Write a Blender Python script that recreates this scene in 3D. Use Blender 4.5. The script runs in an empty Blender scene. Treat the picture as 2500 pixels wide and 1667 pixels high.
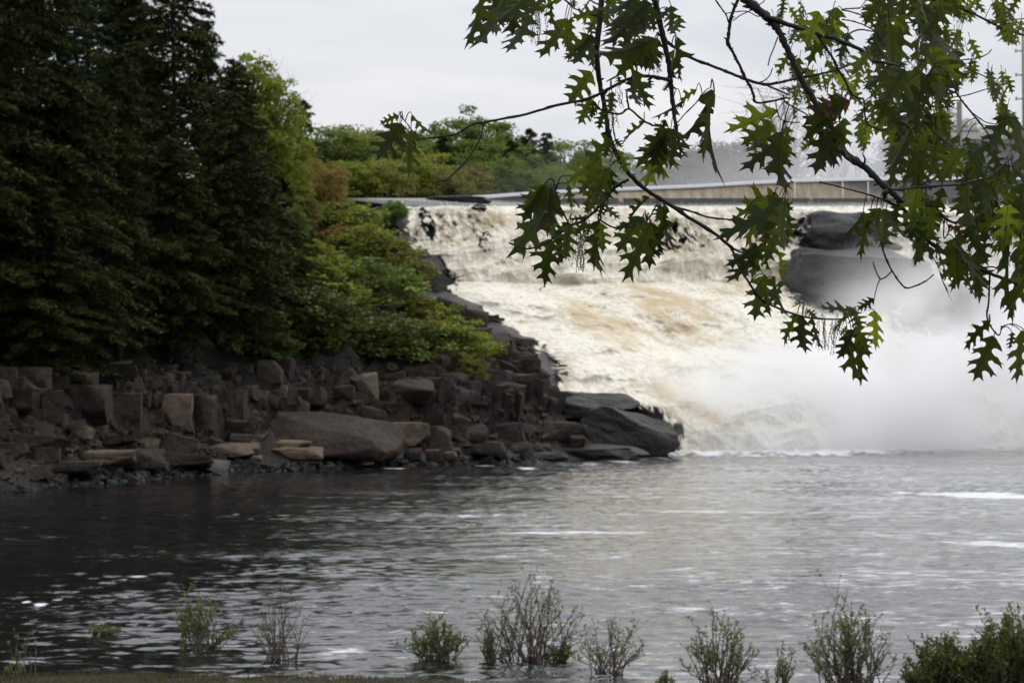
import bpy, bmesh, math, random
import numpy as np
from mathutils import Vector, Matrix
from mathutils.geometry import tessellate_polygon
random.seed(7); RS=np.random.RandomState(7)
SC=bpy.context.scene; COL=SC.collection
# ---------------------------------------------------------------- camera frame
F=70/36*2500; CZ=2.5; PITCH=math.radians(1.76)
def ray(x,y):
    a=(x-1250)/F; b=(833.5-y)/F
    dy=math.cos(PITCH)-b*math.sin(PITCH); dz=math.sin(PITCH)+b*math.cos(PITCH)
    return a/dy, dz/dy
def P(x,y,D):
    a,c=ray(x,y); return Vector((a*D,D,CZ+c*D))
def Wp(x,y):
    a,c=ray(x,y); D=-CZ/c; return Vector((a*D,D,0))
# ---------------------------------------------------------------- noise
def _h(i,j,k,s):
    n=(i*374761393+j*668265263+k*2147483647+s*1274126177)&0xffffffff
    n=((n^(n>>13))*1274126177)&0xffffffff
    return ((n^(n>>16))&0xffff)/65535.0
def vn(x,y,z,s=0):
    x=np.asarray(x,float)+0*np.asarray(y,float)+0*np.asarray(z,float); y=np.asarray(y,float)+0*x; z=np.asarray(z,float)+0*x
    i=np.floor(x).astype(np.int64); j=np.floor(y).astype(np.int64); k=np.floor(z).astype(np.int64)
    u=x-i; v=y-j; w=z-k
    u=u*u*u*(u*(u*6-15)+10); v=v*v*v*(v*(v*6-15)+10); w=w*w*w*(w*(w*6-15)+10)
    r=0
    for a in (0,1):
        for b in (0,1):
            for c in (0,1):
                r=r+_h(i+a,j+b,k+c,s)*(u if a else 1-u)*(v if b else 1-v)*(w if c else 1-w)
    return r*2-1
def fbm(x,y,z,o=4,s=0):
    r=0;a=.5
    for q in range(o):
        r=r+a*vn(x*2**q+q*7.3,y*2**q,z*2**q,s+q); a*=.5
    return r
def billow(x,y,z,o=4,s=0):
    r=0;a=.5
    for q in range(o):
        r=r+a*(1-2*np.abs(vn(x*2**q+q*7.3,y*2**q,z*2**q,s+q))); a*=.55
    return r
def sst(a,b,x):
    t=np.clip((x-a)/(b-a),0,1); return t*t*(3-2*t)
# ---------------------------------------------------------------- meshes
def link(o,parent=None):
    COL.objects.link(o)
    if parent: o.parent=parent
    return o
def mesh(name,V,Fc,mats,smooth=False,mi=None,attrs=None):
    V=np.asarray(V,np.float32).reshape(-1,3)
    me=bpy.data.meshes.new(name)
    if isinstance(Fc,np.ndarray):
        n,k=Fc.shape; me.vertices.add(len(V)); me.vertices.foreach_set('co',V.ravel())
        me.loops.add(n*k); me.loops.foreach_set('vertex_index',Fc.astype(np.int32).ravel())
        me.polygons.add(n); me.polygons.foreach_set('loop_start',np.arange(0,n*k,k,dtype=np.int32))
        me.update(calc_edges=True)
    else:
        me.from_pydata(V.tolist(),[],Fc)
    if smooth: me.polygons.foreach_set('use_smooth',np.ones(len(me.polygons),bool))
    for m in (mats if isinstance(mats,(list,tuple)) else [mats]): me.materials.append(m)
    if mi is not None: me.polygons.foreach_set('material_index',np.asarray(mi,np.int32))
    for kk,vv in (attrs or {}).items():
        at=me.attributes.new(kk,'FLOAT','POINT'); at.data.foreach_set('value',np.asarray(vv,np.float32).ravel())
    me.update(); return me
def obj(name,me,parent=None,loc=None):
    o=bpy.data.objects.new(name,me)
    if loc is not None: o.location=loc
    return link(o,parent)
def empty(name,loc=(0,0,0),rz=0):
    o=bpy.data.objects.new(name,None); o.location=loc; o.rotation_euler=(0,0,rz); o.empty_display_size=.3
    return link(o)
def tag(o,label=None,cat=None,group=None,kind=None):
    if label: o['label']=label
    if cat: o['category']=cat
    if group: o['group']=group
    if kind: o['kind']=kind
    return o
def grid_faces(nr,nc):
    i=np.arange(nr-1)[:,None]*nc+np.arange(nc-1)[None,:]; i=i.ravel()
    return np.stack([i,i+1,i+nc+1,i+nc],1)
class MB:
    def __init__(s): s.v=[];s.f=[];s.n=0
    def add(s,V,Fs):
        s.v.append(np.asarray(V,float)); s.f+= [tuple(a+s.n for a in f) for f in Fs]; s.n+=len(V)
    def tube(s,pts,rad,k=6):
        pts=[Vector(p) for p in pts]; n=len(pts); ring=[]; V=[];
        up=Vector((0.13,.97,.2))
        for i,p in enumerate(pts):
            t=(pts[min(i+1,n-1)]-pts[max(i-1,0)])
            if t.length<1e-9: t=Vector((0,0,1))
            t.normalize(); a=t.cross(up)
            if a.length<.05: a=t.cross(Vector((1,0,0)))
            a.normalize(); b=t.cross(a); r=rad[i] if hasattr(rad,'__len__') else rad
            for q in range(k):
                c=2*math.pi*q/k; V.append(p+a*(math.cos(c)*r)+b*(math.sin(c)*r))
        Fs=[]
        for i in range(n-1):
            for q in range(k):
                Fs.append((i*k+q,i*k+(q+1)%k,(i+1)*k+(q+1)%k,(i+1)*k+q))
        Fs.append(tuple(range(k))[::-1]); Fs.append(tuple((n-1)*k+q for q in range(k)))
        s.add(V,Fs)
    def box(s,c,d,rz=0):
        cx,cy,cz=c; x,y,z=[q/2 for q in d]; V=[]
        for sz in (-z,z):
            for a,b in ((-x,-y),(x,-y),(x,y),(-x,y)):
                V.append((cx+a*math.cos(rz)-b*math.sin(rz),cy+a*math.sin(rz)+b*math.cos(rz),cz+sz))
        s.add(V,[(3,2,1,0),(4,5,6,7),(0,1,5,4),(1,2,6,5),(2,3,7,6),(3,0,4,7)])
    def build(s,name,mat,parent=None,smooth=False,loc=None):
        return obj(name,mesh(name,np.concatenate(s.v),s.f,mat,smooth),parent,loc)
def spline(pts,n=5):
    """Catmull-Rom through rows of any length"""
    A=np.asarray(pts,float); A=np.vstack([2*A[0]-A[1],A,2*A[-1]-A[-2]]); out=[]
    for i in range(1,len(A)-2):
        p0,p1,p2,p3=A[i-1:i+3]
        for q in range(n):
            t=q/n; out.append(.5*((2*p1)+(-p0+p2)*t+(2*p0-5*p1+4*p2-p3)*t*t+(-p0+3*p1-3*p2+p3)*t**3))
    out.append(A[-2]); return np.array(out)
# ---------------------------------------------------------------- materials
class NT:
    def __init__(s,name):
        s.m=bpy.data.materials.new(name); s.m.use_nodes=True; s.t=s.m.node_tree; s.t.nodes.clear()
        s.out=s.n('ShaderNodeOutputMaterial')
    def n(s,ty,ins=None,**kw):
        nd=s.t.nodes.new(ty)
        for k,v in kw.items(): setattr(nd,k,v)
        for k,v in (ins or {}).items(): s.set(nd,k,v)
        return nd
    def set(s,nd,k,v):
        i=nd.inputs[k]
        if isinstance(v,bpy.types.NodeSocket): s.t.links.new(v,i)
        elif isinstance(v,bpy.types.Node): s.t.links.new(v.outputs[0],i)
        else: i.default_value=v
    def surf(s,v): s.set(s.out,'Surface',v)
    def coord(s,scale=(1,1,1),which='Object'):
        tc=s.n('ShaderNodeTexCoord'); mp=s.n('ShaderNodeMapping',{'Vector':tc.outputs[which],'Scale':scale}); return mp.outputs[0]
    def noise(s,vec,scale,detail=4,rough=.55,dist=0):
        return s.n('ShaderNodeTexNoise',{'Vector':vec,'Scale':scale,'Detail':detail,'Roughness':rough,'Distortion':dist}).outputs[0]
    def ramp(s,fac,stops):
        r=s.n('ShaderNodeValToRGB',{'Fac':fac}); e=r.color_ramp.elements
        while len(e)<len(stops): e.new(.5)
        for q,(p,c) in zip(e,stops):
            q.position=p; q.color=(c if hasattr(c,'__len__') else (c,c,c))[:3]+(1,) if hasattr(c,'__len__') else (c,c,c,1)
        return r.outputs[0]
    def mix(s,f,a,b):
        m=s.n('ShaderNodeMix',data_type='RGBA')
        for i,v in ((0,f),(6,a),(7,b)):
            if isinstance(v,tuple) and len(v)==3: v=v+(1,)
            if isinstance(v,bpy.types.NodeSocket): s.t.links.new(v,m.inputs[i])
            else: m.inputs[i].default_value=v
        return m.outputs[2]
    def math(s,op,a,b=0.,c=None,clamp=False):
        m=s.n('ShaderNodeMath',operation=op); m.use_clamp=clamp
        s.set(m,0,a); s.set(m,1,b)
        if c is not None: s.set(m,2,c)
        return m.outputs[0]
    def mrange(s,v,a,b,c=0.,d=1.,smooth=True):
        return s.n('ShaderNodeMapRange',{0:v,1:a,2:b,3:c,4:d},interpolation_type='SMOOTHSTEP' if smooth else 'LINEAR').outputs[0]
    def attr(s,name): return s.n('ShaderNodeAttribute',attribute_name=name).outputs['Fac']
    def bump(s,h,strength=.5,dist=.1,nrm=None):
        ins={'Height':h,'Strength':strength,'Distance':dist}
        if nrm: ins['Normal']=nrm
        return s.n('ShaderNodeBump',ins).outputs[0]
    def bsdf(s,col,rough=.7,nrm=None,spec=.5,**kw):
        if isinstance(col,tuple) and len(col)==3: col=col+(1,)
        ins={'Base Color':col,'Roughness':rough,'Specular IOR Level':spec}; ins.update(kw)
        if nrm: ins['Normal']=nrm
        return s.n('ShaderNodeBsdfPrincipled',ins).outputs[0]
    def mixs(s,f,a,b): return s.n('ShaderNodeMixShader',{0:f,1:a,2:b}).outputs[0]
def leaf_mat(name,cols,trans=.4,tcol=None,scale=.6,spec=.25):
    t=NT(name); v=t.coord(which='Object'); r=t.n('ShaderNodeNewGeometry').outputs['Random Per Island']
    nz=t.noise(v,scale,2); f=t.math('ADD',t.math('MULTIPLY',r,.45),t.math('MULTIPLY',t.mrange(nz,.3,.7),.55))
    k=len(cols); c=t.ramp(f,[(i/(k-1),cols[i]) for i in range(k)])
    b=t.bsdf(c,.55,spec=spec); tc=t.mix(.5,c,tcol) if tcol else c
    tr=t.n('ShaderNodeBsdfTranslucent',{'Color':tc}).outputs[0]
    t.surf(t.mixs(trans,b,tr)); return t.m
def bark_mat(name,a,b,scale=30):
    t=NT(name); v=t.coord((1,1,.25)); n=t.noise(v,scale,5); t.surf(t.bsdf(t.ramp(n,[(.3,a),(.7,b)]),.9,t.bump(n,.6,.01))); return t.m
def rock_mat(name,dark,light,wet=None,rough=.8,sc=1.0,lichen=None,soilshade=None,gain=.78):
    t=NT(name); tc=t.n('ShaderNodeTexCoord'); geo=t.n('ShaderNodeNewGeometry')
    v=geo.outputs['Position']; n1=t.noise(v,.55*sc,6,.6); n2=t.noise(v,4*sc,5,.65); vo=t.n('ShaderNodeTexVoronoi',{'Vector':v,'Scale':1.3*sc},feature='DISTANCE_TO_EDGE').outputs[0]
    c=t.ramp(t.math('ADD',t.math('MULTIPLY',n1,.55),t.math('MULTIPLY',n2,.45)),[(.35,dark),(.5,tuple((a+b)/2 for a,b in zip(dark,light))),(.66,light)])
    if lichen: c=t.mix(t.mrange(t.noise(v,1.7*sc,5,.7),.56,.68),c,lichen)
    ro=rough
    if soilshade:
        z0=t.n('ShaderNodeSeparateXYZ',{0:v}).outputs[2]; c=t.mix(t.mrange(z0,soilshade[0],soilshade[1]),c,soilshade[2])
    if wet:
        z=t.n('ShaderNodeSeparateXYZ',{0:v}).outputs[2]; w=t.mrange(t.math('ADD',z,t.math('MULTIPLY',n1,-.5)),-.05,.35,1,0)
        c=t.mix(w,c,wet); ro=t.math('MULTIPLY_ADD',w,-.45,rough)
    h=t.math('ADD',t.math('ADD',t.math('MULTIPLY',n2,.5),t.math('MULTIPLY',n1,.6)),t.math('MULTIPLY',t.mrange(vo,0,.03),.06))
    c=t.n('ShaderNodeHueSaturation',{'Color':c,'Value':gain}).outputs[0]
    t.surf(t.bsdf(c,ro,t.bump(h,1.0,.22),spec=.22)); return t.m
M={}
M['hemlock']=leaf_mat('hemlock_needles',[(.022,.029,.010),(.046,.058,.018),(.08,.094,.027)],.2,scale=.45,spec=.06)
M['pine']=leaf_mat('pine_needles',[(.02,.036,.024),(.036,.062,.04),(.052,.085,.054)],.2,scale=.4,spec=.06)
M['yellowgreen']=leaf_mat('yellow_green_leaves',[(0.106,0.133,0.017),(0.195,0.231,0.027),(0.318,0.340,0.039)],.4)
M['fresh']=leaf_mat('fresh_green_leaves',[(0.071,0.106,0.021),(0.133,0.185,0.032),(0.204,0.275,0.046)],.4)
M['olive']=leaf_mat('olive_leaves',[(0.106,0.106,0.028),(0.195,0.185,0.043),(0.283,0.265,0.056)],.35)
M['rust']=leaf_mat('rust_leaves',[(0.150,0.106,0.032),(0.265,0.185,0.043),(0.336,0.275,0.052)],.35)
M['dull']=leaf_mat('dull_green_leaves',[(0.062,0.088,0.043),(0.106,0.142,0.062),(0.160,0.204,0.088)],.35)
M['shade']=leaf_mat('mid_green_leaves',[(0.043,0.061,0.012),(0.085,0.116,0.018),(0.146,0.183,0.024)],.35)
M['bright']=leaf_mat('bright_green_leaves',[(0.085,0.159,0.024),(0.122,0.220,0.037),(0.171,0.268,0.049)],.4)
M['willow']=leaf_mat('willow_leaves',[(.09,.11,.04),(.15,.175,.06),(.21,.235,.085)],.4,scale=6)
M['willowdeep']=leaf_mat('deep_green_willow_leaves',[(.05,.075,.015),(.085,.12,.025),(.14,.18,.04)],.35,scale=5)
M['grass']=leaf_mat('grass_blades',[(.06,.05,.02),(.10,.08,.035),(.08,.10,.025)],.3,scale=3)
M['bark']=bark_mat('tree_bark',(.012,.010,.008),(.035,.028,.022),8)
M['palebark']=bark_mat('pale_bark',(.09,.08,.07),(.16,.145,.13),8)
M['trunkgrey']=bark_mat('grey_bark',(.02,.018,.016),(.06,.055,.05),8)
M['under']=leaf_mat('undergrowth_leaves',[(.008,.010,.004),(.018,.022,.007),(.03,.022,.010)],.15,scale=.8,spec=.08)  # near-black tones put the shade under the trees into the leaf colour
M['twig']=bark_mat('willow_twigs',(.05,.035,.03),(.12,.085,.07),30)
M['oakbark']=bark_mat('oak_twig_bark',(.008,.006,.006),(.028,.02,.018),60)
M['granite']=rock_mat('granite',(.018,.014,.011),(.088,.066,.051),wet=(.012,.011,.010))
M['granitepale']=rock_mat('pale_granite',(.075,.055,.041),(.21,.16,.122),wet=(.02,.018,.016))
M['granitegrey']=rock_mat('grey_granite',(.022,.017,.0135),(.072,.056,.043),wet=(.012,.011,.010),lichen=(.05,.06,.03))
M['granitered']=rock_mat('reddish_granite',(.024,.015,.012),(.075,.047,.039),wet=(.012,.011,.010))
M['wetrock']=rock_mat('wet_dark_rock',(.010,.009,.009),(.040,.037,.038),rough=.4)
M['humprock']=rock_mat('smooth_grey_rock',(.022,.021,.023),(.075,.072,.077),rough=.5)
M['wetbrown']=rock_mat('damp_brown_rock',(.014,.010,.008),(.052,.037,.028),rough=.65)
M['bankground']=rock_mat('bank_ground',(.013,.009,.007),(.046,.032,.023),wet=(.008,.007,.007),sc=1.5,lichen=(.014,.02,.007),soilshade=(2.4,3.4,(.008,.007,.005)))  # soil darkened with height, putting the shade under trees into the colour
def m_leaf(name,ca,cb,ctr):
    t=NT(name); tc=t.n('ShaderNodeTexCoord'); u=t.n('ShaderNodeUVMap'); sp=t.n('ShaderNodeSeparateXYZ',{0:u.outputs[0]})
    ax=t.math('ABSOLUTE',sp.outputs[0]); mid=t.mrange(ax,.004,.014,1,0)
    s_=t.math('FRACT',t.math('MULTIPLY_ADD',ax,-5.2,t.math('MULTIPLY',sp.outputs[1],6.0)))
    lat=t.math('MULTIPLY',t.mrange(t.math('ABSOLUTE',t.math('SUBTRACT',s_,.5)),.0,.05,1,0),.6)
    vein=t.math('MAXIMUM',mid,lat)
    rnd=t.n('ShaderNodeNewGeometry').outputs['Random Per Island']; orr=t.n('ShaderNodeObjectInfo').outputs['Random']
    nz=t.noise(tc.outputs['Object'],14,4); rn=t.attr('leafrnd'); f=t.math('ADD',t.math('MULTIPLY',rn,.75),t.math('MULTIPLY',nz,.25))
    c=t.mix(f,ca,cb); c=t.mix(t.math('MULTIPLY',vein,.6),c,tuple(q*.45 for q in ca))
    cut=t.mrange(t.noise(tc.outputs['Object'],26,2),.70,.73)
    tr=t.mix(t.math('MULTIPLY',vein,.75),t.mix(f,tuple(q*.45 for q in ctr),tuple(q*2.1 for q in ctr)),tuple(q*.3 for q in ctr))
    nb=t.bump(t.math('ADD',t.math('MULTIPLY',vein,-.4),nz),.35,.004)
    b=t.bsdf(c,.5,nb,spec=.10); tl=t.n('ShaderNodeBsdfTranslucent',{'Color':tr,'Normal':nb}).outputs[0]
    t.surf(t.mixs(.5,b,tl)); return t.m
M['oakleaf']=m_leaf('oak_leaf_green',(.012,.021,.005),(.022,.036,.007),(.080,.105,.010))
M['oakleafyoung']=m_leaf('oak_leaf_young',(.022,.040,.006),(.034,.058,.009),(.17,.195,.016))
M['oakleafbrown']=m_leaf('oak_leaf_brown',(.03,.014,.008),(.05,.025,.014),(.16,.06,.03))
t=NT('catkin'); t.surf(t.bsdf((.035,.016,.012),.8)); M['catkin']=t.m
# foam / cascade
def m_falls():
    t=NT('falling_water'); pos=t.n('ShaderNodeNewGeometry').outputs['Position']
    mp=t.n('ShaderNodeMapping',{'Vector':pos,'Scale':(1,1,.32)}).outputs[0]
    cover=t.attr('cover'); tan=t.attr('tannin'); sm=t.attr('glassy')
    r1=t.n('ShaderNodeMapping',{'Vector':pos,'Rotation':(0,-.42,0)}).outputs[0]; md=t.n('ShaderNodeMapping',{'Vector':r1,'Scale':(.42,.5,1.25)}).outputs[0]; n1=t.noise(md,.95,5,.58,.9); n2=t.noise(mp,3.2,4,.55,.7); n3=t.noise(md,.42,4,.55,1.2)
    tv=t.math('ADD',tan,t.math('MULTIPLY_ADD',t.math('ADD',t.math('MULTIPLY',n1,.5),t.math('MULTIPLY',n3,.5)),3.3,-1.90))
    c=t.mix(t.mrange(tv,.0,1.0,0,1),(.70,.665,.58),(.51,.39,.225))
    c=t.mix(t.mrange(t.math('ADD',n2,t.math('MULTIPLY',n3,.5)),.66,.9,0,.6),c,(.39,.335,.245))  # noise-placed greyish shadows mixed into the foam colour
    cur=t.attr('curtain'); ns=t.noise(t.n('ShaderNodeMapping',{'Vector':pos,'Scale':(1,1,.10)}).outputs[0],2.6,5,.65); ns2=t.noise(t.n('ShaderNodeMapping',{'Vector':pos,'Scale':(1,1,.07)}).outputs[0],1.1,4,.6,.3); c=t.mix(t.math('MULTIPLY',cur,t.mrange(t.math('ADD',t.math('MULTIPLY',ns,.6),t.math('MULTIPLY',ns2,.4)),.40,.56,0,.9)),c,(.24,.195,.12))
    n4=t.noise(mp,9.,4,.7,.6); c=t.mix(t.mrange(n4,.5,.72,0,.18),c,(.43,.38,.29))
    h=t.math('ADD',t.math('MULTIPLY',n1,.8),t.math('ADD',t.math('MULTIPLY',n2,.35),t.math('MULTIPLY',n4,.2)))
    foam=t.bsdf(c,.85,t.bump(h,.5,.13),spec=.1)
    glass=t.bsdf((.06,.058,.055),.16,t.bump(n2,.6,.08),spec=.6)
    gl=t.mrange(t.math('ADD',sm,t.math('MULTIPLY_ADD',n2,1.6,-.8)),.35,.65)
    a=t.mixs(gl,foam,glass)
    al=t.mrange(t.math('ADD',cover,t.math('ADD',t.math('MULTIPLY_ADD',n1,1.1,-.55),t.math('ADD',t.math('MULTIPLY_ADD',n2,1.3,-.65),t.math('MULTIPLY',cur,t.math('MULTIPLY_ADD',ns,-3.0,1.3))))),.36,.62)
    t.surf(t.mixs(al,t.n('ShaderNodeBsdfTransparent').outputs[0],a)); return t.m
M['falls']=m_falls()
def m_river():
    t=NT('river_water'); pos=t.n('ShaderNodeNewGeometry').outputs['Position']
    v1=t.n('ShaderNodeMapping',{'Vector':pos,'Scale':(.6,1,1)}).outputs[0]
    na=t.noise(v1,1.6,4,.55,.3); nb=t.noise(v1,5.5,4,.6,.2); nc=t.noise(t.n('ShaderNodeMapping',{'Vector':pos,'Scale':(.10,.28,1)}).outputs[0],1,3)
    amp=t.mrange(nc,.35,.65,.35,1.1)
    h=t.math('MULTIPLY',t.math('ADD',na,t.math('MULTIPLY',nb,.42)),amp)
    wat=t.bsdf((.010,.011,.010),.06,t.bump(h,1.0,.042),spec=.5,IOR=1.6)
    fo=t.attr('foam'); nf=t.noise(t.n('ShaderNodeMapping',{'Vector':pos,'Scale':(.5,1.8,1)}).outputs[0],2.6,7,.75,.6)
    fm=t.mrange(t.math('ADD',t.math('MULTIPLY',fo,.85),t.math('MULTIPLY_ADD',nf,3.0,-1.5)),.45,.95)
    t.surf(t.mixs(fm,wat,t.bsdf((.62,.63,.66),.8,t.bump(nf,.5,.05)))); return t.m
M['river']=m_river()
def m_dam():
    t=NT('stained_concrete'); pos=t.n('ShaderNodeNewGeometry').outputs['Position']
    v=t.n('ShaderNodeMapping',{'Vector':pos,'Scale':(1,1,.08)}).outputs[0]; n=t.noise(v,2.2,6,.65); n2=t.noise(pos,.25,4)
    a=t.attr('stain')
    c=t.ramp(n,[(.3,(.22,.165,.11)),(.5,(.34,.275,.19)),(.72,(.47,.41,.32))])
    c=t.mix(t.mrange(t.math('ADD',a,t.math('MULTIPLY_ADD',n,.6,-.3)),.35,.65),c,(.10,.09,.095))
    t.surf(t.bsdf(c,.55,t.bump(n,.5,.05))); return t.m
M['dam']=m_dam()
t=NT('crest_water'); pos=t.n('ShaderNodeNewGeometry').outputs['Position']; n=t.noise(t.n('ShaderNodeMapping',{'Vector':pos,'Scale':(3,3,.5)}).outputs[0],2,4)
t.surf(t.bsdf((.26,.26,.28),.3,t.bump(n,.3,.03),spec=.7)); M['crest']=t.m
t=NT('concrete'); n=t.noise(t.coord(),1.5,6); t.surf(t.bsdf(t.ramp(n,[(.3,(.14,.135,.13)),(.7,(.24,.23,.22))]),.85)); M['concrete']=t.m
t=NT('weathered_wood'); n=t.noise(t.coord((1,1,.1)),20,4); t.surf(t.bsdf(t.ramp(n,[(.3,(.10,.085,.07)),(.7,(.2,.17,.14))]),.85)); M['wood']=t.m
t=NT('bleached_wood'); n=t.noise(t.coord((.1,1,1)),20,4); t.surf(t.bsdf(t.ramp(n,[(.3,(.30,.25,.18)),(.7,(.5,.43,.32))]),.85)); M['driftwood']=t.m
t=NT('yellow_wood'); n=t.noise(t.coord((.1,1,1)),20,4); t.surf(t.bsdf(t.ramp(n,[(.3,(.35,.24,.06)),(.7,(.5,.36,.12))]),.85)); M['yellowwood']=t.m
t=NT('foam_white'); n=t.noise(t.coord(),6,5); t.surf(t.bsdf(t.ramp(n,[(.3,(.6,.56,.46)),(.7,(.85,.83,.76))]),.85,t.bump(n,1,.1))); M['foam']=t.m
t=NT('window_glass'); t.surf(t.bsdf((.02,.022,.025),.15)); M['glass']=t.m
# ---------------------------------------------------------------- terrain
shore_px=[(0,1205),(200,1186),(400,1168),(700,1150),(925,1140),(1240,1131),(1500,1120),(1632,1108)]
SHORE=[(-400,-60),(-60,10),(-26,30),(-18,44)]+[tuple(Wp(*p)[:2]) for p in shore_px]+[(12,101),(30,118),(60,142),(160,190),(600,300)]
SHORE=np.array(SHORE)
def sdist(x,y):
    """signed distance behind the far shoreline (positive = land)"""
    x=np.asarray(x,float);y=np.asarray(y,float); best=np.full(x.shape,1e9)
    for (ax,ay),(bx,by) in zip(SHORE[:-1],SHORE[1:]):
        dx,dy=bx-ax,by-ay; t=np.clip(((x-ax)*dx+(y-ay)*dy)/(dx*dx+dy*dy),0,1)
        best=np.minimum(best,np.hypot(x-ax-t*dx,y-ay-t*dy))
    sg=np.where(y>np.interp(x,SHORE[:,0],SHORE[:,1]),1,-1)
    return best*sg
def bank_z(x,y):
    s=sdist(x,y); n=fbm(np.asarray(x)*.35,np.asarray(y)*.35,0,4,5)
    s2=s+n*.8
    zl=np.interp(s2,[-30,-3,0,1.2,3.0,3.5,5,12,24,40,120,800],[-3,-.9,-.05,.45,1.25,2.9,3.5,7.2,13.2,14.2,15.5,18])
    zr=np.interp(s,[-30,0,2,14,20,24,40,120,800],[-3,-2.5,-2,7.5,11,12.0,12.5,15.5,18])
    w=sst(4,9,np.asarray(x,float))*sst(130,115,np.asarray(y,float)-np.asarray(x,float)*.3)
    w=np.where(np.asarray(x)>9,1,w); w=np.where(s>60,0,w)
    z=zl*(1-w)+zr*w
    X_=np.asarray(x,float);Y_=np.asarray(y,float); u=fbm(X_*.55,Y_*.55,z*.5,3,15)*2.2; bl=(np.floor(u*3)+sst(.25,.75,u*3-np.floor(u*3)))/3; u2=fbm(X_*1.5+9,Y_*1.5,z*.8,2,17)*2.; bl2=(np.floor(u2*3)+sst(.3,.7,u2*3-np.floor(u2*3)))/3
    z=z+(bl*.75+bl2*.33)*sst(.3,2.5,s)*(1-w)*sst(45,30,s)
    return z+n*.25*sst(0,2,s)+fbm(np.asarray(x)*1.6,np.asarray(y)*1.6,3,3,9)*.16*sst(-1,1,s)
def hit(x,y,lo=40,hi=150):
    a,c=ray(x,y); D=np.arange(lo,hi,.2); z=CZ+c*D; g=bank_z(a*D,D); k=np.argmax(g>=z)
    return float(D[k]) if (g>=z).any() else 90.
# far ground, one sheet to the horizon
xs=np.unique(np.concatenate([np.linspace(-900,-60,24),np.linspace(-60,60,400),np.linspace(60,900,24)]))
ys=np.unique(np.concatenate([np.linspace(-60,40,20),np.linspace(40,135,420),np.linspace(135,1500,40)]))
X,Y=np.meshgrid(xs,ys); Z=bank_z(X,Y)
Z=np.where(sdist(X,Y)<-6,-3,Z)
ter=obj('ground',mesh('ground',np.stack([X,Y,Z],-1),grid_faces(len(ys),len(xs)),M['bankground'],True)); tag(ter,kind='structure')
# ---------------------------------------------------------------- river
rows=np.exp(np.linspace(math.log(12),math.log(135),1300)); cols=np.concatenate([np.linspace(-1.2,-.30,60),np.linspace(-.2985,.2985,740),np.linspace(.30,1.2,60)])
D_,U=np.meshgrid(rows,cols,indexing='ij'); X=U*D_; Y=D_
Z=np.zeros_like(X); r2=np.random.RandomState(3)
grp=.55+.6*vn(X*.09,Y*.16,1,3)
for i in range(50):
    lam=.14*(11.**(i/49.)); k=2*math.pi/lam; th=math.pi/2+r2.normal(0,.6); a=.0052*lam**.95*(.5+r2.rand())*(1.5 if lam<.4 else (1. if lam<.7 else .42))
    fade=np.clip(lam/(D_*.006*np.where(np.abs(U)>.3,7,1)),0,1)
    Z+=a*np.sin(k*(X*math.cos(th)*.75+Y*math.sin(th))+r2.rand()*6.3+1.5*vn(X*.5/lam*.6,Y*.5/lam*.6,i,i))*fade
Z*=np.clip(grp*1.15-.15+.35*vn(X*.3,Y*.7,2,9),.42,1.7)
near=sst(100,88,Y-X*.35)  # churn near foot
Z*=1+1.8*(1-near)
Z*=.72+.28*sst(26,42,Y)+.28*sst(0,8,X)*(1-sst(26,42,Y))
foam=np.zeros_like(X)
def streak(x,y,w,h,s=1.,soft=.5):
    global foam
    c=Wp(x,y); pxm=F/c.y; rx=w/2/pxm; ry=abs(Wp(x,y-h/2).y-Wp(x,y+h/2).y)/2
    d=np.hypot((X-c.x)/rx,(Y-c.y)/ry)+.75*vn(X*.9,Y*1.2,s*7,8); foam=np.maximum(foam,s*sst(1.5,.1,d))
for q in [(2370,1206,380,11,1.35),(2200,1204,240,6,1.1),(2440,1211,200,9,1.6),(1500,1297,480,18,.85),(1390,1298,220,10,1.0),(2450,1326,200,18,1.0),(1250,1258,360,7,.8),(1750,1248,460,7,.8),
          (2000,1233,300,7,.42),(820,1595,150,34,.85),(770,1600,80,20,.8),(145,1463,34,9,1),(100,1475,34,7,1),(62,1471,22,6,.9),(180,1528,170,10,.75),(345,1552,120,14,.7),(150,1615,260,22,.5),
          (60,1612,140,14,.6),(345,1404,70,7,.8),(700,1293,160,8,.5),(100,1312,200,14,.35),(880,1250,500,7,.4),(560,1330,260,8,.35),(1285,1143,60,7,.95),(895,1133,46,6,.8),(960,1143,70,4,.9),(1090,1133,46,5,.9),
          (1530,1128,90,8,.9),(1440,1132,60,6,.8),(1180,1136,60,4,.8),(1700,1560,500,12,.6),(1900,1390,600,10,.6),(1150,1420,400,8,.6)]: streak(*q)
foot=np.interp(X/Y,[ray(1540,1100)[0],ray(1632,1100)[0],ray(2000,1100)[0],ray(2520,1100)[0],2],[200,Wp(1632,1116).y,Wp(2000,1113).y,Wp(2520,1098).y,130])
foam=np.maximum(foam,sst(-6,1.5,Y-foot+4.0*fbm(X*.35,Y*.3,0,3,19))*1.1)
foam=np.maximum(foam,.42*sst(-22,-3,Y-foot))
foam=np.maximum(foam,(.42+.14*vn(X*.10,Y*.5,0,23)+.12*vn(X*.35,Y*1.3,0,24))*sst(-9,3,X-.05*(Y-40)))
Z=Z+sst(-7,1,Y-foot)*(.22*billow(X*.9,Y*.5,0,3,66)+.08)
riv=obj('river',mesh('river',np.stack([X,Y,Z],-1),grid_faces(1300,860),M['river'],True,attrs={'foam':foam})); tag(riv,kind='structure')
V=np.array([(-300,-40,-.10),(400,-40,-.10),(400,200,-.10),(-300,200,-.10)]); o=obj('river_margin',mesh('river_margin',V,[(0,1,2,3)],M['river'],attrs={'foam':[0]*4})); tag(o,kind='structure')
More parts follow.
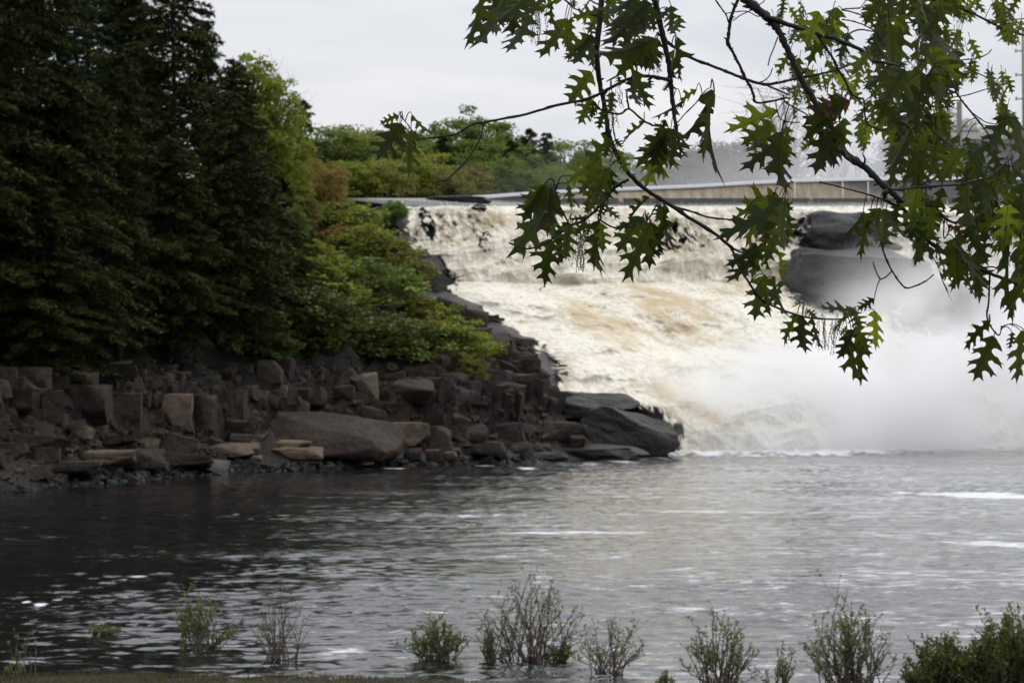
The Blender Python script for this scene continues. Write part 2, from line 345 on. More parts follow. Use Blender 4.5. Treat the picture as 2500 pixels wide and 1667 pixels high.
# near bank with grass, under the camera
xs=np.linspace(-40,40,220); ys=np.linspace(-30,19.6,150); X,Y=np.meshgrid(xs,ys)
edge=np.interp(X,[-40,-5,-3,-.9,-.4,.5,3,5,40],[18.5,18.35,18.25,18.15,18.0,17.2,16.8,16.9,17.2])+fbm(X*1.3,Y*.2,0,3,4)*.25
Z=np.clip((edge-Y)*.05,-.6,1.0)+fbm(X*2,Y*2,0,3,2)*.03
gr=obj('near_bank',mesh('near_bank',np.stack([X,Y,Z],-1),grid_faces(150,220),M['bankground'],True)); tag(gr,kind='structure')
def blades(n,xr,yr,zf,hr,w,mat,name,lean=.5):
    x=RS.uniform(*xr,n); y=RS.uniform(*yr,n); z=zf(x,y); ok=z>-.02; x,y,z=x[ok],y[ok],z[ok]; n=len(x)
    h=RS.uniform(*hr,n); a=RS.uniform(0,6.28,n); la=RS.uniform(0,6.28,n); ll=RS.uniform(0,lean,n)*h
    dx,dy=np.cos(a)*w,np.sin(a)*w; tx,ty=np.cos(la)*ll,np.sin(la)*ll
    V=np.stack([np.stack([x-dx,y-dy,z],1),np.stack([x+dx,y+dy,z],1),np.stack([x+tx*.4+dx*.7,y+ty*.4+dy*.7,z+h*.55],1),np.stack([x+tx,y+ty,z+h],1),np.stack([x+tx*.4-dx*.7,y+ty*.4-dy*.7,z+h*.55],1)],1).reshape(-1,3)
    i=np.arange(n)[:,None]*5; Fc=np.concatenate([i+np.array([[0,1,2]]),i+np.array([[0,2,4]]),i+np.array([[4,2,3]])],0)
    return obj(name,mesh(name,V,Fc,mat))
def nbz(x,y):
    e=np.interp(x,[-40,-5,-3,-.9,-.4,.5,3,5,40],[18.5,18.35,18.25,18.15,18.0,17.2,16.8,16.9,17.2])+fbm(x*1.3,y*.2,0,3,4)*.25
    return np.where(y<e+.03,np.clip((e-y)*.05,0,1),-1)
g=blades(60000,(-6.5,1.2),(13.6,19),nbz,(.015,.06),.003,M['grass'],'grass',.7); tag(g,'short olive and brown grass on the near river edge','grass',kind='stuff')
# ---------------------------------------------------------------- cascade relief
yf_x=[300,1000,1240,1500,1632,2000,2520,3000]; yf_y=[1170,1136,1131,1120,1112,1106,1090,1078]
lip_x=[300,850,1000,1150,1280,1500,1800,2150,2520,3000]; lip_y=[470,484,489,497,503,508,505,503,512,520]
lipD=[100,109,111,113,115,117,119,122,126,132]
def fallD(x,y):
    yf=np.interp(x,yf_x,yf_y); yl=np.interp(x,lip_x,lip_y); DL=np.interp(x,lip_x,lipD)
    c=np.tan(PITCH-0)  # foot depth by water-plane intersection
    b=(833.5-yf)/F; cc=(math.sin(PITCH)+b*math.cos(PITCH))/(math.cos(PITCH)-b*math.sin(PITCH)); DF=-CZ/cc
    t=(yf-y)/(yf-yl)
    g=np.interp(t,[-.2,0,.1,.2,.26,.36,.42,.55,.62,.70,.80,.84,.9,1.0,1.02,1.06],[-.02,0,.03,.10,.22,.30,.42,.60,.70,.86,.88,.90,.93,1.0,1.3,1.9])
    return DF+g*(DL-DF)
def ellm(x,y,cx,cy,rx,ry,ang=0,soft=.6):
    a=math.radians(ang); dx=x-cx; dy=y-cy; u=dx*math.cos(a)+dy*math.sin(a); v=-dx*math.sin(a)+dy*math.cos(a)
    return sst(1.15,soft,np.hypot(u/rx,v/ry))
def relief(x0,x1,y0,y1,nx,ny):
    return np.meshgrid(np.linspace(x0,x1,nx),np.linspace(y0,y1,ny))
def to_world(px,py,D):
    a=(px-1250)/F; b=(833.5-py)/F; dy=math.cos(PITCH)-b*math.sin(PITCH); dz=math.sin(PITCH)+b*math.cos(PITCH)
    return a/dy*D, D, CZ+dz/dy*D
# bedrock
def edgef(py): return np.interp(py,[484,489,500,520,548,586,620,625,660,687,692,715,749,778,797,821,825,859,907,955,962,967,983,1017,1055,1093,1112,1130],                [850,870,962,980,978,991,1010,1040,1060,1078,1063,1087,1135,1182,1230,1259,1288,1302,1311,1326,1390,1450,1532,1575,1603,1632,1600,1600])
px,py=relief(780,2900,484,1125,820,420); yl=np.interp(px,lip_x,lip_y)
D=fallD(px,np.maximum(py,yl-9)); x,y,z=to_world(px,py,D)
bed=vn(x*.10,z*1.1+.12*x,0,21)*.8+fbm(x*.5,z*1.3,y*.4,4,22)*.7
stepz=np.abs(((z*.55+fbm(x*.15,z*.2,0,2,5)*.8)%1)-.5)*.7
ee=sst(-10,90,px-edgef(py)); D2=D+.15+1.5*ee+bed*(.9+.2*(1-ee))-1.0*(ellm(px,py,1363,900,80,70)+ellm(px,py,1060,650,60,50))+stepz*1.6*(1-.4*ee)-.5*(1-ee)+6*sst(-70,-170,px-edgef(py))+4.5*sst(1690,1600,px)*sst(1180,1280,px)*sst(945,975,py)
x,y,z=to_world(px,py,D2)
rk=obj('rock_ledge',mesh('rock_ledge',np.stack([x,y,z],-1),grid_faces(420,820),M['wetrock'],True)); tag(rk,kind='structure')
# water
px,py=relief(850,2900,484,1128,1100,520); yl=np.interp(px,lip_x,lip_y)
D=fallD(px,np.maximum(py,yl-9)); x,y,z=to_world(px,py,D)
steep=ellm(px,py,1100,560,260,90)*.8+ellm(px,py,1700,560,280,70)*.8
xd=x*.8+z*.45; zd=z-.25*x; b1=billow(xd*.20,zd*.32,y*.1,3,31); b2=billow(xd*.62+3,zd*.8,y*.3,3,41); st=vn(x*2.2,z*.22,y*.3,51)+.5*vn(x*5,z*.5,y,52)
amp=sst(498,520,py)*(1-.6*steep)
ee=.2+.8*sst(0,90,px-edgef(py)); b3=billow(x*2.6,z*2.8+x*.4,y*1.5,3,71); D2=D-(b1*1.6+b2*.42+b3*.06)*amp*ee-st*.20*sst(495,520,py)*(.25+steep)+.3
edge=edgef(py)
wob=vn(px*.03,py*.05,0,61)*8
cover=sst(-6,16,px-edge+wob)*.5+sst(0,60,px-edge+wob)*.55
cover=np.minimum(cover,1.05)
for c in [(1046,545,20,55,-20,.5),(1062,652,36,34,0,.62),(1100,672,26,18,0,.5),(1350,905,44,44,35,.5),(1330,880,14,40,0,.4),(1600,1020,60,34,35,.45),(1650,1062,26,34,20,.42),(1660,580,50,48,20,.38),(1190,590,30,30,0,.35),
          (1172,507,24,12,0,.7),(1990,560,78,44,10,.75),(2040,600,110,22,0,.9),(2060,690,170,90,0,1.0),(2300,770,190,70,0,.6),(1800,520,60,16,0,.3),(1270,620,30,20,0,.25),(1430,660,60,14,0,.2)]:
    cover=cover-c[5]*ellm(px,py,*c[:5])
glassy=sst(509,500,py)*.75*(1-ellm(px,py,1560,509,60,6))+ellm(px,py,1040,540,40,60,-20)*.35
glassy=np.maximum(glassy,sst(1120,1000,px)*sst(498,488,py)*.9)
glassy+=ellm(px,py,2000,560,110,60)*.35
tan=.0+ellm(px,py,1205,535,40,50,35)*.75+ellm(px,py,1090,520,50,50,20)*.35+ellm(px,py,1560,770,330,110,18)*.38+ellm(px,py,1700,690,200,70)*.3+ellm(px,py,1720,1000,60,60)*.5+ellm(px,py,1640,930,60,50,30)*.4+ellm(px,py,1830,560,70,60,30)*.6+ellm(px,py,1480,800,120,40,25)*.35+ellm(px,py,1900,800,180,90)*.2+.22*vn(px*.01,py*.02,0,77)
curt=np.clip(ellm(px,py,1110,545,120,66,-10)+.5*ellm(px,py,1450,545,260,44)+.8*ellm(px,py,1660,580,110,56,15)+.8*ellm(px,py,1360,590,120,46)+.6*ellm(px,py,1345,900,70,60,30)+.7*ellm(px,py,1620,1040,70,55,30)+.6*ellm(px,py,1860,570,90,50)+.5*ellm(px,py,2350,620,200,70)+.5*ellm(px,py,1200,640,120,40),0,1)*sst(500,515,py)
cover-=sst(1098,1124,py+6*vn(px*.05,0,0,3))*.5*(1-ee*0)
tan=tan-sst(1020,1085,py)*.7-sst(1750,2100,px)*sst(760,900,py)*.5
x,y,z=to_world(px,py,D2)
wf=obj('waterfall',mesh('waterfall',np.stack([x,y,z],-1),grid_faces(520,1100),M['falls'],True,attrs={'cover':cover,'glassy':glassy,'tannin':tan,'curtain':curt})); tag(wf,'white and tan foaming waterfall tumbling over dark ledges into the river','waterfall')
# upper river behind the dam
V=[]; 
o=obj('upper_river',mesh('upper_river',[(-40,134,15.6),(500,175,15.6),(500,330,15.6),(-60,330,15.6)],[(0,1,2,3)],M['river'],attrs={'foam':[0]*4})); tag(o,kind='structure')
# ---------------------------------------------------------------- dam
dam=empty('dam',P(1600,480,131)); tag(dam,'long low concrete dam with tan stained face and pale water sliding over its crest','dam')
cx=[1150,1200,1280,1410,1550,1700,1830,1958,2136,2300,2520,2900]; ct=[478,475,469,461,456,450,442,436,432,431,430,429]; cb=[497,500,503,498,494,492,493,497,500,504,508,512]; cd=[124,124.5,125.5,127,128.5,130,131.5,133,135,137,140,145]
L0=dam.matrix_world.translation if False else Vector(dam.location)
n=260; pxs=np.linspace(1150,2900,n); top=np.interp(pxs,cx,ct); bot=np.interp(pxs,cx,cb); dd=np.interp(pxs,cx,cd)
rowsV=[];stn=[]
for k in range(9):
    f=k/8; yy=top+8+(bot+4-top-8)*f; xw,yw,zw=to_world(pxs,yy,dd-.15-.5*f)
    rowsV.append(np.stack([xw,yw,zw],1)-np.array(L0))
    stn.append(np.clip(np.interp(pxs,[1150,1270,1310,1900,1990,2120,2300],[1,1,0,0,.4,.8,1.1])*(1-.75*f*(pxs>1500))+.0,0,1))
back=[r+np.array([[0,3.0,0]]) for r in rowsV[::-1]]
obj('face',mesh('face',np.concatenate(rowsV+back),grid_faces(18,n),M['dam'],True,attrs={'stain':np.concatenate(stn+stn[::-1])}),dam)
rowsV=[]
for k in range(9):
    f=k/8; a=f*math.pi/2; yy=top+9*(1-math.sin(a)); xw,yw,zw=to_world(pxs,yy,dd-.3+1.2*(1-math.cos(a)))
    rowsV.append(np.stack([xw,yw,zw],1)-np.array(L0))
rowsV.append(rowsV[-1]+np.array([[0,2.5,-.05]])); obj('crest',mesh('crest',np.concatenate(rowsV),grid_faces(10,n),M['crest'],True),dam)
for xx in (1940,2057,2119):
    m=MB(); D0=float(np.interp(xx,cx,cd))-.35; p0=P(xx,444,D0); p1=P(xx+1,500,D0-.5)
    m.tube([p0-L0,(p0+p1)/2-L0,p1-L0],[.03,.04,.08],6); m.build('trickle',M['foam'],dam,True)
# ---------------------------------------------------------------- rocks
def rock_geo(w,h,d,seed,cuts=9,cut=.78,n=9,rough=.06,round_=.0):
    r=np.random.RandomState(seed); u=np.linspace(-1,1,n); A,B=np.meshgrid(u,u,indexing='ij'); one=np.ones_like(A); vs=[];fs=[];base=0
    g=grid_faces(n,n)
    for q in range(6):
        c=[None]*3; ax=q//2; s=-1 if q%2 else 1; c[ax]=one*s; c[(ax+1)%3]=A; c[(ax+2)%3]=B*s
        vs.append(np.stack(c,-1).reshape(-1,3)); fs.append((g if True else g)[:,::-1]+base); base+=n*n
    v=np.concatenate(vs); f=np.concatenate(fs)
    if round_>0:
        sp=v/np.linalg.norm(v,axis=1,keepdims=True); v=v*(1-round_)+sp*round_*1.15
    for k in range(cuts):
        nn=r.normal(size=3); nn/=np.linalg.norm(nn); off=cut*np.abs(nn).sum()*r.uniform(.62,1.0)
        e=np.maximum(0,v@nn-off); v=v-e[:,None]*nn[None,:]
    v[:,2]*=1.; q=v*1.4+seed*3.1
    dsp=fbm(q[:,0],q[:,1],q[:,2],3,seed%50)
    nrm=v/np.maximum(np.linalg.norm(v,axis=1,keepdims=True),.01)
    v=v+nrm*(dsp*rough*2)[:,None]
    mx=np.abs(v).max(0); v=v/mx*np.array([w/2,d/2,h/2])
    return v,f
def rot(v,rx,ry,rz):
    R=Matrix.Rotation(rz,3,'Z')@Matrix.Rotation(ry,3,'Y')@Matrix.Rotation(rx,3,'X'); return v@np.array(R).T
def place_rock(name,x0,y0,x1,y1,label,mat='granite',D=None,thick=.8,seed=None,tilt=0,cuts=9,n=9,rough=.06,round_=0.,cat='boulder',group='granite boulders heaped along the far bank',dz=0,rz=None):
    seed=seed if seed is not None else int(x0*7+y0)%9973
    if D is None: D=hit((x0+x1)/2,min(y1,1138))+.15
    w=(x1-x0)*D/F; h=(y1-y0)*D/F*1.06; d=max(w,h)*thick
    v,f=rock_geo(w,h,d,seed,cuts,.8,n,rough,round_)
    v=rot(v,0,math.radians(tilt),rz if rz is not None else math.radians((seed*37)%30-15))
    c=P((x0+x1)/2,(y0+y1)/2,D)
    o=obj(name,mesh(name,v,f,M[mat],n>12),None,(c.x,c.y+d*.18,c.z+dz)); tag(o,label,cat,group); return o
QB='squared quarry blocks along the top of the far bank'
R=[ # name,box,label,mat,kw
('stone_block',(-45,897,41,953),'brown squared stone block at the photo\'s left edge, top course','granite',dict(cuts=3,group=QB)),
('stone_block',(47,897,118,950),'squared brown block second from the left edge in the top course','granite',dict(cuts=3,group=QB)),
('stone_block',(123,901,230,944),'long tapering brown block, third in the top course from the left','granite',dict(cuts=5,group=QB,tilt=3)),
('stone_block',(-20,955,98,1010),'low mossy grey block beneath the two leftmost top blocks','granitegrey',dict(cuts=4,group=QB)),
('stone_block',(104,955,160,1046),'tall grey upright block left of the black vertical crack','granitegrey',dict(cuts=3,group=QB)),
('stone_block',(166,940,264,1044),'large mossy upright block right of the black vertical crack','granitegrey',dict(cuts=4,group=QB)),
('stone_block',(268,960,345,1040),'dark brown block beside the pale bent tree trunk','granite',dict(cuts=5,group=QB)),
('stone_block',(338,920,374,956),'small square grey block standing on the dark brown ledge','granitegrey',dict(cuts=4,group=QB)),
('boulder',(388,910,432,955),'rounded brown boulder between two small squared blocks on the bank top','granite',dict(round_=.5,cuts=5)),
('stone_block',(395,962,470,1040),'lichen-streaked grey block with a white stain','granitepale',dict(cuts=5,group=QB)),
('boulder',(462,965,528,1050),'rough dark boulder below the white-stained block\'s right side','granite',dict()),
('stone_block',(527,951,566,1012),'narrow upright grey block, left one of the split pair','granitegrey',dict(cuts=3,group=QB)),
('stone_block',(566,951,600,1020),'upright grey block with a black crack on its right side','granitegrey',dict(cuts=3,group=QB)),
('stone_block',(606,954,658,1002),'squared grey block right of the black crack','granitegrey',dict(cuts=3,group=QB)),
('stone_block',(652,940,704,970),'palest cream-grey slab block perched on top of the bank','granitepale',dict(cuts=4,group=QB)),
('stone_block',(630,880,690,935),'shaded grey block high under the hemlocks','granitegrey',dict(cuts=4,group=QB)),
('stone_block',(672,872,715,925),'tilted shaded block beside the highest block under the trees','granitegrey',dict(cuts=5,group=QB,tilt=12)),
('boulder',(545,885,580,918),'small pale rounded stone under the hemlock trunks','granite',dict(round_=.4)),
('boulder',(706,935,798,1003),'big rounded grey boulder with a mossy dark underside','granitegrey',dict(round_=.5,cuts=6,n=14)),
('boulder',(812,940,868,985),'reddish boulder left of the pointed upright slab','granitered',dict(round_=.3)),
('flat_rock',(862,912,905,985),'dark leaning slab behind the pointed upright slab','granitegrey',dict(cuts=6,tilt=-20,thick=.4)),
('flat_rock',(882,905,926,980),'pointed pale triangular slab standing upright on the bank','granitepale',dict(cuts=10,tilt=-8,thick=.4)),
('flat_rock',(800,905,880,940),'flat brown slab just below the low shrub foliage','granite',dict(cuts=6)),
('boulder',(745,985,830,1022),'jumbled grey boulder right of the big mossy boulder','granitegrey',dict()),
('flat_rock',(640,1012,985,1122),'huge smooth sloping slab, dark on top and pale brown below','granite',dict(cuts=5,n=22,thick=.9,round_=.55,rough=.05,tilt=6)),
('boulder',(852,992,940,1036),'rusty red rounded boulder above the huge sloping slab','granitered',dict(round_=.4,tilt=14)),
('boulder',(925,925,1060,985),'broad fractured brown boulder below the dark overhang crack','granite',dict(n=12)),
('boulder',(985,985,1082,1045),'dark angular block in the middle of the boulder slope','wetbrown',dict(cuts=7)),
('boulder',(1072,990,1120,1040),'grey angular boulder against the dark middle block\'s right side','granitegrey',dict()),
('boulder',(940,1030,1050,1090),'broad tan boulder above the shore rubble','granitepale',dict(round_=.3,n=12)),
('boulder',(1045,1040,1110,1095),'grey-brown squarish boulder below the dark angular block','granite',dict()),
('boulder',(1105,1035,1200,1082),'dark brown rounded boulder halfway to the wet ledges','wetbrown',dict(round_=.4)),
('boulder',(1150,965,1200,1012),'leaning pinkish-brown boulder under the brown cliff','granitered',dict(tilt=15)),
('boulder',(1190,985,1242,1032),'round dark boulder left of the wet ledges','wetbrown',dict(round_=.6)),
('boulder',(1115,930,1175,985),'shadowed boulder at the foot of the green shrub','wetbrown',dict()),
('boulder',(1200,1030,1290,1085),'wide dark boulder touching the wet ledges','wetbrown',dict(round_=.3)),
('boulder',(1130,1078,1235,1122),'long low tan-topped boulder at the waterline','granite',dict(round_=.3)),
('boulder',(1235,1080,1310,1115),'low brown boulder just left of the lowest wet ledge','granite',dict(round_=.3)),
('boulder',(1040,1095,1085,1134),'pointed boulder at the waterline near the white foam specks','granite',dict()),
('boulder',(1078,1102,1118,1132),'small pale boulder with a cream face at the waterline','granitepale',dict(round_=.4)),
('boulder',(985,1095,1030,1134),'dark pyramid boulder standing in the water right of the foam lump','granite',dict(cuts=12)),
('boulder',(1000,1120,1045,1142),'small rounded boulder half sunk in the water','wetrock',dict(round_=.7)),
('flat_rock',(655,1088,790,1120),'long flat tan ledge below the smooth slab\'s left end','granitepale',dict(cuts=6,n=12)),
('boulder',(775,1100,880,1126),'flat tan slab above the shadowed undercut','granitepale',dict(cuts=6)),
('boulder',(382,1062,480,1116),'dark-undersided flat boulder propped on the pale ledges','granite',dict(tilt=14)),
('boulder',(340,1072,392,1106),'squarish tan boulder left of the propped flat boulder','granitepale',dict(cuts=5)),
('flat_rock',(230,1098,400,1142),'long layered tan ledge above the left waterline','granite',dict(cuts=5,n=14)),
('flat_rock',(400,1120,560,1156),'low tan ledge dipping into the water below the propped boulder','granitepale',dict(cuts=6,n=14,tilt=4)),
('boulder',(60,1092,145,1135),'angular brown boulder in the left rubble slope','granite',dict()),
('boulder',(0,1080,62,1125),'grey-brown boulder at the left edge above the waterline','granite',dict()),
('boulder',(135,1112,190,1150),'pointed tan boulder in the left rubble near the water','granite',dict()),
('boulder',(188,1120,238,1152),'pale squat boulder left of the layered ledge','granitepale',dict()),
('boulder',(-20,1135,55,1175),'tan boulder by the water at the photo\'s left edge','granite',dict()),
('boulder',(95,1145,175,1176),'flat rubble stone at the water below the pointed tan boulder','granitepale',dict()),
('boulder',(232,1035,262,1072),'small grey upright stone at the foot of the mossy block','granitegrey',dict()),
('boulder',(165,1040,228,1075),'pale grey boulder at the foot of the black crack','granitepale',dict()),
('boulder',(64,1055,98,1090),'reddish-brown stone below the mossy low block','granitered',dict()),
('boulder',(560,1095,640,1120),'flat brown stone left of the long tan ledge','granite',dict()),
('boulder',(600,1112,640,1140),'small cream boulder stained orange near the water','granitepale',dict()),
('boulder',(700,1120,780,1148),'low brown rock awash below the tan ledge','granite',dict()),
('flat_rock',(1270,958,1560,1022),'topmost rounded wet black ledge beside the cascade','wetrock',dict(n=30,round_=.35,cuts=9,rough=.09,D=93.4,rz=.3,thick=.7,group='wet black ledges beside the cascade')),
('flat_rock',(1400,1004,1662,1110),'bulging wet black ledge at the cascade\'s foot, nearest the white water','wetrock',dict(n=30,round_=.35,cuts=9,rough=.09,D=92.3,thick=.5,tilt=11,rz=.42,group='wet black ledges beside the cascade')),
('flat_rock',(1290,1030,1440,1090),'dark brown middle ledge left of the bulging wet ledge','wetbrown',dict(n=16,round_=.3,D=89,group='wet black ledges beside the cascade')),
('flat_rock',(1320,1083,1600,1122),'lowest wet black ledge lying flat at the water','wetrock',dict(n=30,round_=.3,cuts=8,rough=.08,D=88.3,thick=.5,group='wet black ledges beside the cascade')),
('flat_rock',(1190,1102,1390,1132),'thin dark shelf sloping into the water left of the lowest wet ledge','wetrock',dict(n=20,round_=.5,cuts=4,D=85.5,thick=.6,group='wet black ledges beside the cascade')),
('boulder',(1385,1060,1432,1092),'small grey-topped boulder between the wet ledges','wetbrown',dict(D=88)),
('boulder',(1335,1050,1380,1080),'dark boulder with a wet shiny top between the ledges','wetrock',dict(D=88)),
('boulder',(1903,604,2330,850),'great dark hump of rock rising through the falls and spray','humprock',dict(n=44,round_=.5,cuts=9,rough=.17,D=116.3,thick=.6,seed=79,tilt=5,group='dark rocks in the falls')),
('boulder',(1912,512,2200,655),'ribbed dark rock with white trickles above the great hump','humprock',dict(n=34,round_=.5,cuts=10,rough=.18,D=119.6,thick=.7,group='dark rocks in the falls')),
('boulder',(2030,575,2230,640),'low dark rock shelf behind and right of the great hump','humprock',dict(n=26,round_=.85,cuts=4,rough=.16,D=120.5,thick=.5,group='dark rocks in the falls')),
('boulder',(2180,690,2560,900),'broad grey rock mass fading into the mist on the right','wetrock',dict(n=26,round_=.7,cuts=4,rough=.08,D=116,thick=.4,group='dark rocks in the falls')),
('flat_rock',(1034,478,1200,502),'long low black rock at the lip left of the dam','wetrock',dict(n=16,round_=.6,cuts=3,rough=.05,D=115.2,thick=.3,rz=0,group='dark rocks in the falls')),
('flat_rock',(868,494,984,600),'dark cliff corner under the lip, left of the first water curtain','wetrock',dict(n=20,cuts=8,rough=.08,D=108.5,thick=.5,group='dark rocks in the falls')),
]
for nm,b,lab,mt,kw in R: place_rock(nm,*b,lab,mt,cat='boulder' if nm=='boulder' else ('stone block' if nm=='stone_block' else 'rock ledge'),**kw)
LG='flat tan ledges along the far waterline'
for (bx,lab,mt,kw) in [((-60,1128,250,1168),'broad flat tan ledge reaching the photo\'s left edge at the waterline','granite',dict(tilt=-1)),((120,1098,330,1132),'upper flat brown ledge stepping above the leftmost waterline ledge','granitepale',dict(tilt=1)),((300,1108,520,1142),'flat ledge with a broken front below the squarish tan boulder','granite',dict(tilt=2)),
 ((430,1082,640,1116),'thin wide tan ledge running right from the propped boulder','granitepale',dict(tilt=-1)),((480,1126,700,1158),'lowest flat ledge awash left of the low brown rock','granite',dict(tilt=1)),((180,1060,330,1090),'dull flat ledge below the black crack','granite',dict(tilt=0)),((20,1060,180,1098),'dull flat ledge at the foot of the leftmost mossy block','granite',dict(tilt=2)),((640,1072,760,1100),'narrow ledge tucked under the left end of the smooth slab','granitepale',dict(tilt=-2)),((560,1055,660,1085),'brown ledge left of the huge sloping slab','granite',dict(tilt=2))]:
    place_rock('flat_rock',*bx,lab,mt,cat='rock ledge',cuts=7,n=16,rough=.10,thick=.45,rz=0.12,group=LG,**kw)
# rubble
Vs=[];Fs=[];nb=0; rr=np.random.RandomState(12)
for i in range(3600):
    X0=rr.uniform(-420,1330) if i>2900 else rr.uniform(-60,1330); y_=rr.uniform(0,1)
    yb=np.interp(X0,[-420,0,400,700,925,1240,1500],[1290,1205,1168,1150,1140,1131,1120]); yt=np.interp(X0,[0,300,650,900,1150,1330],[1045,1050,1030,930,940,985]); py_=yb+3-(yb-yt)*y_**1.3
    Dh=hit(X0,py_); s=(4+rr.exponential(7))*Dh/F; s=min(s,.42)
    if 640<X0<990 and py_>1005: continue
    v,f=rock_geo(s*rr.uniform(1,2),s*rr.uniform(.5,1),s*rr.uniform(.8,1.4),i,6,.8,4,.05)
    v=rot(v,rr.normal()*.3,rr.normal()*.3,rr.rand()*6)+np.array(P(X0,py_,Dh)); Vs.append(v);Fs.append(f+nb);nb+=len(v)
o=obj('rubble',mesh('rubble',np.concatenate(Vs),np.concatenate(Fs),M['granite'])); tag(o,'loose brown granite rubble covering the far shore','rubble',kind='stuff'); Vs=[];Fs=[];nb=0
for i in range(640):
    X0=rr.uniform(-420,-40) if i>520 else rr.uniform(-60,1130); py_=rr.uniform(895,1060)
    if 640<X0<990 and py_>1000: continue
    Dh=hit(X0,py_); s=rr.uniform(.18,.62)
    v,f=rock_geo(s*rr.uniform(1.1,2.),s*1.2,s*rr.uniform(.6,1.1),i+77,6,.8,5,.06)
    v=rot(v,rr.normal()*.2,rr.normal()*.2,rr.normal()*.5)+np.array(P(X0,py_,Dh+.22)); Vs.append(v);Fs.append(f+nb);nb+=len(v)
for i in range(260):
    X0=rr.uniform(600,1010); py_=np.interp(X0,[600,925,1240],[1156,1140,1131])+rr.uniform(-14,3); Dh=hit(X0,py_)-.1; s=rr.uniform(.08,.28)
    v,f=rock_geo(s*rr.uniform(1.1,2.6),s*1.2,s*rr.uniform(.6,1.),i+7,6,.8,4,.06)
    v=rot(v,rr.normal()*.2,rr.normal()*.2,rr.normal()*.9)+np.array(P(X0,py_,Dh)); Vs.append(v);Fs.append(f+nb);nb+=len(v)
o=obj('rubble',mesh('rubble',np.concatenate(Vs),np.concatenate(Fs),M['granitegrey'])); tag(o,'shadowed grey tumbled rock between the squared blocks of the bank','rubble',kind='stuff')
Vs=[];Fs=[];nb=0
for i in range(420):
    X0=rr.uniform(1010,1345); py_=rr.uniform(700,985)
    if X0>edgef(py_)-14 or py_<700+(1130-X0)*1.1: continue
    Dh=hit(X0,py_); s=rr.uniform(.35,1.1)
    v,f=rock_geo(s*rr.uniform(1.2,2.4),s*1.3,s*rr.uniform(.45,.9),i+7,7,.8,6,.08)
    v=rot(v,rr.normal()*.12,.12+rr.normal()*.12,rr.normal()*.5)+np.array(P(X0,py_,Dh+.35)); Vs.append(v);Fs.append(f+nb);nb+=len(v)
o=obj('cliff',mesh('cliff',np.concatenate(Vs),np.concatenate(Fs),M['wetbrown'])); tag(o,kind='structure')
# small things on the shore
o=place_rock('foam_lump',874,1122,914,1136,'cream lump of river foam caught at the shore below the huge slab','foam',D=77.6,round_=.8,cuts=2,group='x',cat='foam'); del o['group']
for nm,pts,r,mt,lab in [('driftwood',[(250,1074),(285,1072),(325,1071)],.03,'driftwood','pale straight driftwood stick lying below the mossy blocks'),
                  ('driftwood',[(562,1081),(590,1079),(618,1081)],.035,'yellowwood','short yellow piece of wood above the tan ledges'),
                  ('driftwood',[(1230,1135),(1200,1138),(1180,1137)],.02,'driftwood','thin stick at the waterline below the long low boulder')]:
    m=MB(); pp=[P(a,b,hit(pts[1][0],pts[1][1])-.3) for a,b in pts]; m.tube(pp,[r,r*.9,r*.6]); o=m.build(nm,M[mt],None,True); tag(o,lab,'driftwood')
# ---------------------------------------------------------------- trees
def leaves(C,Nn,sx,sy,mat,name,rs):
    """diamond leaf faces at centres C with normals Nn"""
    n=len(C); a=np.cross(Nn,rs.normal(size=(n,3))); a/=np.linalg.norm(a,axis=1,keepdims=True)+1e-9; b=np.cross(Nn,a); b/=np.linalg.norm(b,axis=1,keepdims=True)+1e-9
    sx=np.broadcast_to(sx,(n,))[:,None]; sy=np.broadcast_to(sy,(n,))[:,None]
    V=np.stack([C-a*sx,C-b*sy,C+a*sx,C+b*sy],1).reshape(-1,3); Fc=np.arange(n*4).reshape(n,4)
    return mesh(name,V,Fc,mat)
def conifer_proto(seed,H,R,base,mat,droop,dens=1.25,spray=(.15,.04)):
    rs=np.random.RandomState(seed); tk=MB()
    tk.tube([(rs.normal()*.06*k*.3,rs.normal()*.06*k*.3,H*k/8) for k in range(9)],[.011*H*(1-k/8.4) for k in range(9)],7)
    C=[];Nn=[];h=base
    while h<H*.985:
        k=1-h/H; nbr=rs.randint(3,6)
        for q in range(nbr):
            a=rs.rand()*6.283; L=R*(k**.55)*rs.uniform(.55,1.15)*(1 if h>base+2 else .8)+.15
            d=np.array([math.cos(a),math.sin(a),0]); side=np.array([-d[1],d[0],0])
            n=int(L*L*26*dens+14*dens); t=rs.rand(n)**.7
            lat=rs.normal(size=n)*.22*L*(1.1-t)
            sag=droop*L
            p=d[None]*(t*L)[:,None]+side[None]*lat[:,None]; z=h+.12*L*t-sag*t*t-np.abs(lat)*.35+rs.normal(size=n)*.05
            p[:,2]=z; C.append(p); nn=rs.normal(size=(n,3))*.55+np.array([0,0,1]); nn/=np.linalg.norm(nn,axis=1,keepdims=True); Nn.append(nn)
            if L>.8: tk.tube([(0,0,h),d*L*.5+np.array([0,0,h+.06*L-sag*.25]),d*L*.9+np.array([0,0,h+.1*L-sag*.8])],[.02+.008*L,.015+.004*L,.006],4)
        h+=rs.uniform(.16,.34)*(.6+k)
    C=np.concatenate(C);Nn=np.concatenate(Nn); n=len(C)
    me=leaves(C,Nn,spray[0]*rs.uniform(.6,1.4,n),spray[1]*rs.uniform(.7,1.5,n),mat,'crown',rs)
    tm=mesh('trunk',np.concatenate(tk.v),tk.f,M['bark'],True); return tm,me
